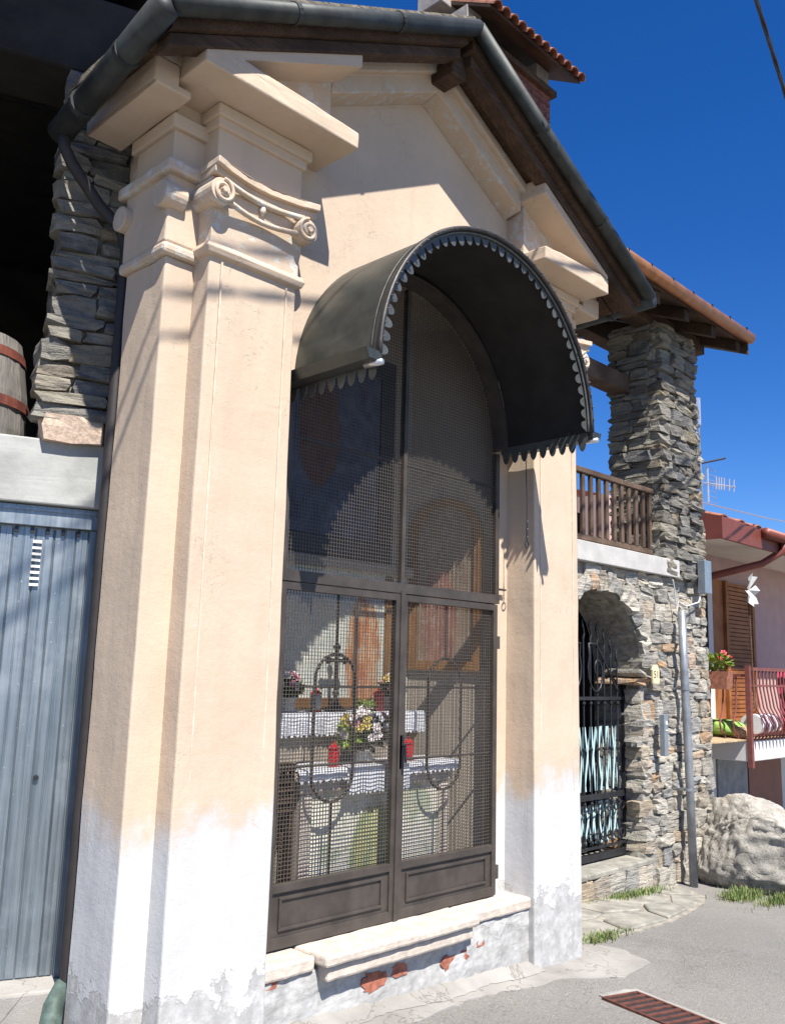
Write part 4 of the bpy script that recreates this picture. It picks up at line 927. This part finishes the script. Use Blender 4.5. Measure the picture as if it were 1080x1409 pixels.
m = MB(); m.prism([(EY, EZ), (CY, RZ), (CY+.6, EZ), (CY+.6, EZ+.035), (CY, RZ+.035), (EY, EZ+.035)], CX-.62, CX+.80, 'x'); cap = m.build('cap', 'dark_wood', c)
for i in range(12): inst(TILE, 'roof_tile', cap, Vector((CX-.56+i*.12, EY-.04, EZ+.012))-worigin(cap), (.72, 1.5, .72), (sl, 0, 0))
MB().box(CX-.75, CX-.45, CY-.15, CY+.15, 7.5, 7.85).build('flue', 'chimney_mortar', c, bevel=.01)

# ------------------------------------------------------------------ boulder
import bmesh as _b
_fr = random.Random(12); FAC = [(Vector((_fr.gauss(0, 1), _fr.gauss(0, 1), _fr.gauss(0, 1))).normalized(), _fr.uniform(.72, .95)) for _ in range(26)]
def boulder(name, c, r, seed, sub=5):
    b = _b.new(); _b.ops.create_icosphere(b, subdivisions=sub, radius=1)
    for v in b.verts:
        p = v.co.copy(); n = 1+.16*noise.noise(p*1.3+Vector((seed, 0, 0)))+.10*noise.noise(p*2.7+Vector((0, seed, 0)))+.05*noise.noise(p*6)+.025*noise.noise(p*14)
        q = Vector([math.copysign(abs(x)**.78, x) for x in p])*n
        if sub >= 5:
            for nn, dd in FAC:
                e_ = q.dot(nn)-dd
                if e_ > 0: q = q-nn*e_*.7
            q += p*(.030*noise.noise(p*9)+.018*noise.noise(p*21)+.010*noise.noise(p*45))
        v.co = Vector((q.x*r[0], q.y*r[1], q.z*r[2]))
    me = bpy.data.meshes.new(name); b.to_mesh(me); b.free(); me.materials.append(M['boulder']); me.polygons.foreach_set('use_smooth', [True]*len(me.polygons))
    o = bpy.data.objects.new(name, me); col.objects.link(o); o.location = c; return o
bo = boulder('boulder', (4.90, .42, .02), (.80, .68, .53), 3.3, 6); bo.rotation_euler = (0, R(8), R(20)); tag(bo, 'big pale weathered boulder at the corner of the stone house', 'boulder')

# ------------------------------------------------------------------ pink house
PY = 2.8
ph = thing('pink_house', 'pink rendered house with brown shutters and red balcony railing', 'house', (10, 3.2, -.4))
MB().box(6.3, 16, PY, 6, -1.5, 3.75).build('wall', 'pink_wall', ph)
MB().box(6.28, 16.0, PY-.02, PY-.001, -1.5, .55).build('basement_wall', 'white_wall', ph); 
def pb(name, mat, *q, parent=ph, **k): return MB().box(*q).build(name, mat, parent, **k)
# eave: ceiling boards, fascia, gutter
zq = lambda y: 3.42+.28*(y-1.75)
m = MB(); m.prism([(1.75, zq(1.75)), (4.5, zq(4.5)), (4.5, zq(4.5)+.08), (1.75, zq(1.75)+.08)], 7.2, 16.3, 'x'); pr_ = m.build('roof', 'red_sheet', ph)
pb('soffit', 'white_wall', 7.25, 16.2, 1.8, PY+.1, 3.30, 3.36, parent=pr_)
pb('fascia', 'red_sheet', 7.2, 16.25, 1.72, 1.76, 3.22, 3.46, parent=pr_); pb('fascia', 'red_sheet', 7.17, 7.2, 1.72, 4.5, 3.22, 3.50, parent=pr_)
m = MB(); m.tube([(8.3, 1.66, 3.42), (16.2, 1.66, 3.40)], .07, 12); m.build('roof_gutter', 'red_sheet', pr_, smooth=True)
m = MB(); m.tube([(8.9, 1.66, 3.40), (8.9, 1.68, 3.25), (8.75, 1.9, 3.08), (8.0, 2.7, 2.78)], .05, 12); m.build('downpipe', 'red_sheet', pr_, smooth=True)
for i in range(12): inst(TILE, 'roof_tile', pr_, Vector((7.4+i*.5, 1.8, zq(1.8)+.03))-worigin(pr_), (1.5, 1, 1), (math.atan(.28), 0, 0))
m = MB(); m.tube([(13.0, 2.3, 3.5), (13.0, 2.3, 5.0)], .03, 8); m.build('cable_mast', 'zinc_pipe', ph)
# balcony door with shutters
dw = pb('balcony_door', 'shutter_wood', 8.35, 9.35, PY-.06, PY-.005, .85, 2.95); pb('door_pane', 'loft_dark', 8.45, 8.86, PY-.065, PY-.058, 1.0, 2.85, parent=dw); pb('curtain', 'white_wall', 8.86, 9.0, PY-.07, PY-.061, 1.0, 2.85, parent=dw)
for xs_ in (7.35, 9.38):
    sh_ = pb('shutter', 'shutter_wood', xs_, xs_+.08, PY-.10, PY-.03, .85, 2.95)
    pb('stile', 'shutter_wood', xs_+.9, xs_+.98, PY-.10, PY-.03, .85, 2.95, parent=sh_)
    for k in range(34): pb('slat', 'shutter_wood', xs_+.08, xs_+.9, PY-.085+.02*(k % 1), PY-.035, .9+k*.06, .948+k*.06, parent=sh_)
# balcony
bs = pb('balcony', 'white_wall', 7.0, 16, 1.85, PY-.001, .55, .80, bevel=.01); pb('tile_floor', 'tan_stone', 7.03, 16, 1.88, PY-.01, .801, .815, parent=bs)
rr_ = MB(); rr_.box(8.02, 16, 1.82, 1.86, 1.66, 1.70).box(8.02, 16, 1.825, 1.855, 1.46, 1.485).box(8.02, 16, 1.80, 1.84, .86, .885)
BXL = 8.02
MB
rail = rr_.build('balcony_rail', 'red_rail', bs)
pb('corner_post', 'red_rail', 7.99, 8.05, 1.81, 1.87, .48, 1.72, parent=bs); pb('corner_post', 'red_rail', 9.3, 9.36, 1.80, 1.86, .62, 1.72, parent=bs)
bs.data.clear_geometry(); mm = MB().box(8.0-.0, 16, 1.85, PY-.001, .55, .80); me2 = bpy.data.meshes.new('balcony'); o2 = worigin(bs); me2.from_pydata([tuple(Vector(v)-o2) for v in mm.v], [], mm.f); me2.materials.append(M['white_wall']); bmfix(me2); bs.data = me2
for side in (0, 1):
    n_ = 22 if side == 0 else 5
    for i in range(n_):
        if side == 0: x = 8.14+i*.11; pts = [(x, 1.84, 1.68), (x, 1.84, 1.46), (x, 1.80, 1.2), (x, 1.70, 1.0), (x, 1.72, .90), (x, 1.80, .87), (x, 1.85, .80)]
        else: y = 2.0+i*.17; pts = [(8.03, y, 1.60), (8.02, y, 1.35), (7.98, y, 1.15), (7.90, y, 1.0), (7.93, y, .9), (8.02, y, .86), (8.04, y, .8)]
        m = MB(); m.tube(pts, .012, 6); m.build('baluster', 'red_rail', rail)
pb('side_rail', 'red_rail', 8.01, 8.05, 1.88, PY, 1.58, 1.61, parent=bs)
# doors below the balcony
pb('garage_recess', 'grey_wall', 6.29, 8.25, PY-.03, PY-.021, -1.5, .52); pb('pale_pier', 'white_wall', 8.3, 9.0, PY-.04, PY-.0215, -1.5, .52); pb('downpipe', 'zinc_pipe', 8.15, 8.22, PY-.1, PY-.041, -1.5, .54); pb('stone_dado', 'grey_wall', 9.05, 10.0, PY-.05, PY-.0215, -1.5, .52); pb('cellar_door', 'red_sheet', 10.02, 11.2, PY-.06, PY-.0215, -1.5, .52)
# things on the balcony
t = thing('flower_box', 'terracotta window box with red geraniums on the balcony end', 'flower box', (7.95, 2.35, 1.45))
MB().prism([(2.05, 1.42), (2.65, 1.42), (2.68, 1.64), (2.02, 1.64)], 7.85, 8.05, 'x').build('box', 'terracotta', t)
m = MB(); rnd = random.Random(9); leafblob(m, (7.95, 2.35, 1.76), .16, .36, .13, 260, .08, rnd); m.build('foliage', 'light_leaf', t, kind='stuff')
for i in range(12): q = Vector((rnd.uniform(-.14, .14), rnd.uniform(-.34, .34), rnd.uniform(.28, .46))); inst(BLOOM[3], 'blossom', t, q, (.045, .045, .045), (rnd.uniform(0, 1), rnd.uniform(-1, 0), 0))
def pillow(name, c, r, mat, label, cat, seed):
    o = boulder(name, c, r, seed, 3); o.data.materials.clear(); o.data.materials.append(M[mat]); return tag(o, label, cat)
pillow('cushion', (8.28, 2.3, .93), (.24, .3, .10), 'lime_cloth', 'lime green cushion lying on the red railed balcony', 'cushion', 1)
st_ = thing('striped_cushion', 'white and navy striped rolled cushion on the balcony floor', 'cushion', (8.9, 2.05, .82))
for i in range(6):
    m = MB(); x = 8.62+i*.10; m.prism([(2.08+.15*math.cos(R(a)), .97+.14*math.sin(R(a))) for a in range(0, 360, 24)], x, x+.10, 'x'); m.build('stripe', 'white_cloth' if i % 2 == 0 else 'navy_cloth', st_, smooth=False)
pillow('stone_heap', (8.2, 2.0, .88), (.14, .12, .08), 'tan_stone', 'brown stone lying at the balcony corner', 'stone', 4)
def hang(name, x0, x1, y, z0, z1, mat, label):
    m = MB(); n = 14; P = []
    for j in range(9):
        for i in range(n+1): x = x0+(x1-x0)*i/n; z = z1-(z1-z0)*j/8; P.append((x, y+.025*math.sin(x*16+j*.3)*(.3+j/8), z-.05*(i/n)*(j/8)))
    m.add(P, [(j*(n+1)+i, j*(n+1)+i+1, (j+1)*(n+1)+i+1, (j+1)*(n+1)+i) for j in range(8) for i in range(n)])
    o = m.build(name, mat, None, smooth=True); so_ = o.modifiers.new('s', 'SOLIDIFY'); so_.thickness = .012; return tag(o, label, 'laundry')
hang('towel', 9.35, 10.2, 1.77, 1.05, 1.72, 'yellow_cloth', 'pale yellow patterned towel hung over the balcony rail')
hang('blanket', 9.2, 10.6, 1.95, .82, 1.66, 'crimson_cloth', 'crimson blanket hanging inside the balcony rail')
t = thing('paper_pinwheel', 'white paper flower pinwheel on a tall pole at the balcony corner', 'pinwheel', (8.06, 1.84, 1.2))
m = MB(); m.tube([(8.06, 1.79, 1.2), (8.03, 1.79, 2.0), (8.0, 1.79, 2.66)], .011, 6); m.build('pole', 'rail_wood', t)
m = MB()
for i in range(7):
    a = 2*math.pi*i/7; ca, sa = math.cos(a), math.sin(a); m.add([(8.0, 1.78, 2.66), (8.0+ca*.12-sa*.07, 1.74, 2.66+sa*.17+ca*.07), (8.0+ca*.16, 1.70, 2.66+sa*.22), (8.0+ca*.12+sa*.07, 1.77, 2.66+sa*.17-ca*.07)], [(0, 1, 2, 3)])
m.build('petal', 'pot_white', t)
# ------------------------------------------------------------------ antenna, cables
AXM, AYM = 11.82, 4.2
t = thing('tv_antenna', 'tall aluminium mast with television aerial behind the stone pillar', 'antenna', (AXM, AYM, 3.6))
m = MB(); m.tube([(AXM+.12, AYM, 3.3), (AXM, AYM, 6.3)], .022, 8); m.build('mast', 'zinc_pipe', t); m = MB(); m.tube([(AXM, AYM, 6.05), (AXM, AYM, 6.55)], .055, 8); m.build('tip', 'aluminium', t)
zz = 5.0; m = MB(); m.tube([(AXM+.05, AYM, zz), (AXM+1.35, AYM-.05, zz+.12)], .016, 6); m.build('boom', 'aluminium', t)
for x in (.55, .66, .76, .88, 1.1, 1.3): m = MB(); m.tube([(AXM+x, AYM-.04, zz+.05+x*.09-.14), (AXM+x+.02, AYM-.04, zz+x*.09+.14)], .018, 6); m.build('element', 'aluminium', t)
m = MB(); m.tube([(AXM+.3, AYM, zz-.32), (AXM+.3, AYM, zz+.36)], .025, 6)
for k in range(7): m.tube([(AXM+.3, AYM-.0, zz-.3+k*.1), (AXM+.62, AYM-.02, zz-.3+k*.1)], .006, 5)
m.build('reflector', 'aluminium', t)
m = MB(); m.tube([(AXM+.06, AYM, 5.35), (AXM+.62, AYM-.2, 5.52)], .02, 6); m.build('crossarm', 'black_iron', t)
m = MB(); m.tube([(11.5, 4.2, 4.62), (14.5, 4.15, 4.72), (20, 4.1, 5.0)], .012, 6); tag(m.build('phone_cable', 'aluminium'), 'thin pale cable running right from the antenna mast', 'cable')
for A_, B_, lab in ((Vector((-1.959, -1.808, 6.007)), Vector((2.196, -.970, 5.656)), 'upper'), (Vector((-1.953, -1.836, 5.865)), Vector((2.012, -1.038, 5.519)), 'lower')):
    D_ = B_-A_; t = thing('overhead_cable', '%s of two twisted black overhead cables crossing above the lane' % lab, 'cable', (13.0, 2.3, 4.9))
    for ph_ in (0, math.pi):
        m = MB(); n = 260; U = D_.normalized(); W = U.cross(Vector((0, 0, 1))).normalized(); V = W.cross(U)
        P = []
        for k in range(n+1):
            tt = -1.6+4.6*k/n; an = tt*D_.length*9+ph_; base = A_+D_*tt if tt < 1.3 else (A_+D_*1.3).lerp(Vector((13.0, 2.3, 4.9 if lab == 'upper' else 4.75)), (tt-1.3)/1.7); P.append(base+(W*math.cos(an)+V*math.sin(an))*.007)
        m.tube(P, .007, 6); m.build('strand', 'cable_black', t, smooth=True)

# ------------------------------------------------------------------ drain grate, grass
t = thing('drain_grate', 'rusty slotted iron drain grate in the street by the chapel', 'drain', (.85, -.8, gz(.85)), R(-12))
gm = MB(); 
for q in ((-.125, -.11, -.9, .3), (.11, .125, -.9, .3), (-.11, .11, .285, .3)): gm.box(q[0], q[1], q[2], q[3], -.02, .014)
for q in ((.126, .165, -.9, .31), (-.10, .16, .312, .345)): MB().box(q[0], q[1], q[2], q[3], -.03, .010).build('kerb_edge', 'pavement_concrete', t, local=True, bevel=.004, wob=(3, .012, .05))
gm.build('frame', 'rust', t, local=True, bevel=.002)
MB().box(-.12, .12, -.9, .3, .0055, .0065).build('pit_shade', 'cable_black', t, local=True)  # thin black sheet, its colour stands in for the shaded hollow
for i in range(22): MB().box(-.11, .11, -.88+i*.053, -.858+i*.053, -.01, .012).build('bar', 'rust', t, local=True)
t.location.z = gz(.85)-.004
t.rotation_euler = (0, .05, R(-12))
def tuft(loc, n, rx, ry, h, label, seed):
    rnd = random.Random(seed); m = MB()
    for _ in range(n):
        x = rnd.gauss(0, rx); y = rnd.gauss(0, ry); L = h*rnd.uniform(.5, 1.2); a = rnd.uniform(0, 6.28); lean = rnd.uniform(.1, .7)*L; w_ = .0028
        p = Vector((x, y, gz(loc[0]+x)-gz(loc[0]))); q = p+Vector((math.cos(a)*lean*.5, math.sin(a)*lean*.5, L*.6)); e = p+Vector((math.cos(a)*lean, math.sin(a)*lean, L)); s_ = Vector((-math.sin(a), math.cos(a), 0))*w_
        m.add([p-s_, p+s_, q+s_, q-s_], [(0, 1, 2, 3)]); m.add([q-s_, q+s_, e], [(0, 1, 2)])
    o = m.build('grass_tuft', 'grass', kind='stuff'); o.location = (loc[0], loc[1], gz(loc[0])); return tag(o, label, 'grass')
tuft((3.2, .70), 550, .22, .03, .07, 'strip of short grass growing along the doorstep base', 1)
tuft((1.85, .16), 350, .13, .03, .045, 'low weeds at the edge of the stone paving beside the chapel', 2)
tuft((4.05, .25), 800, .13, .05, .07, 'tuft of grass at the foot of the boulder', 3)
tuft((4.35, .0), 1000, .24, .04, .06, 'longer strip of grass along the street side of the boulder', 4)
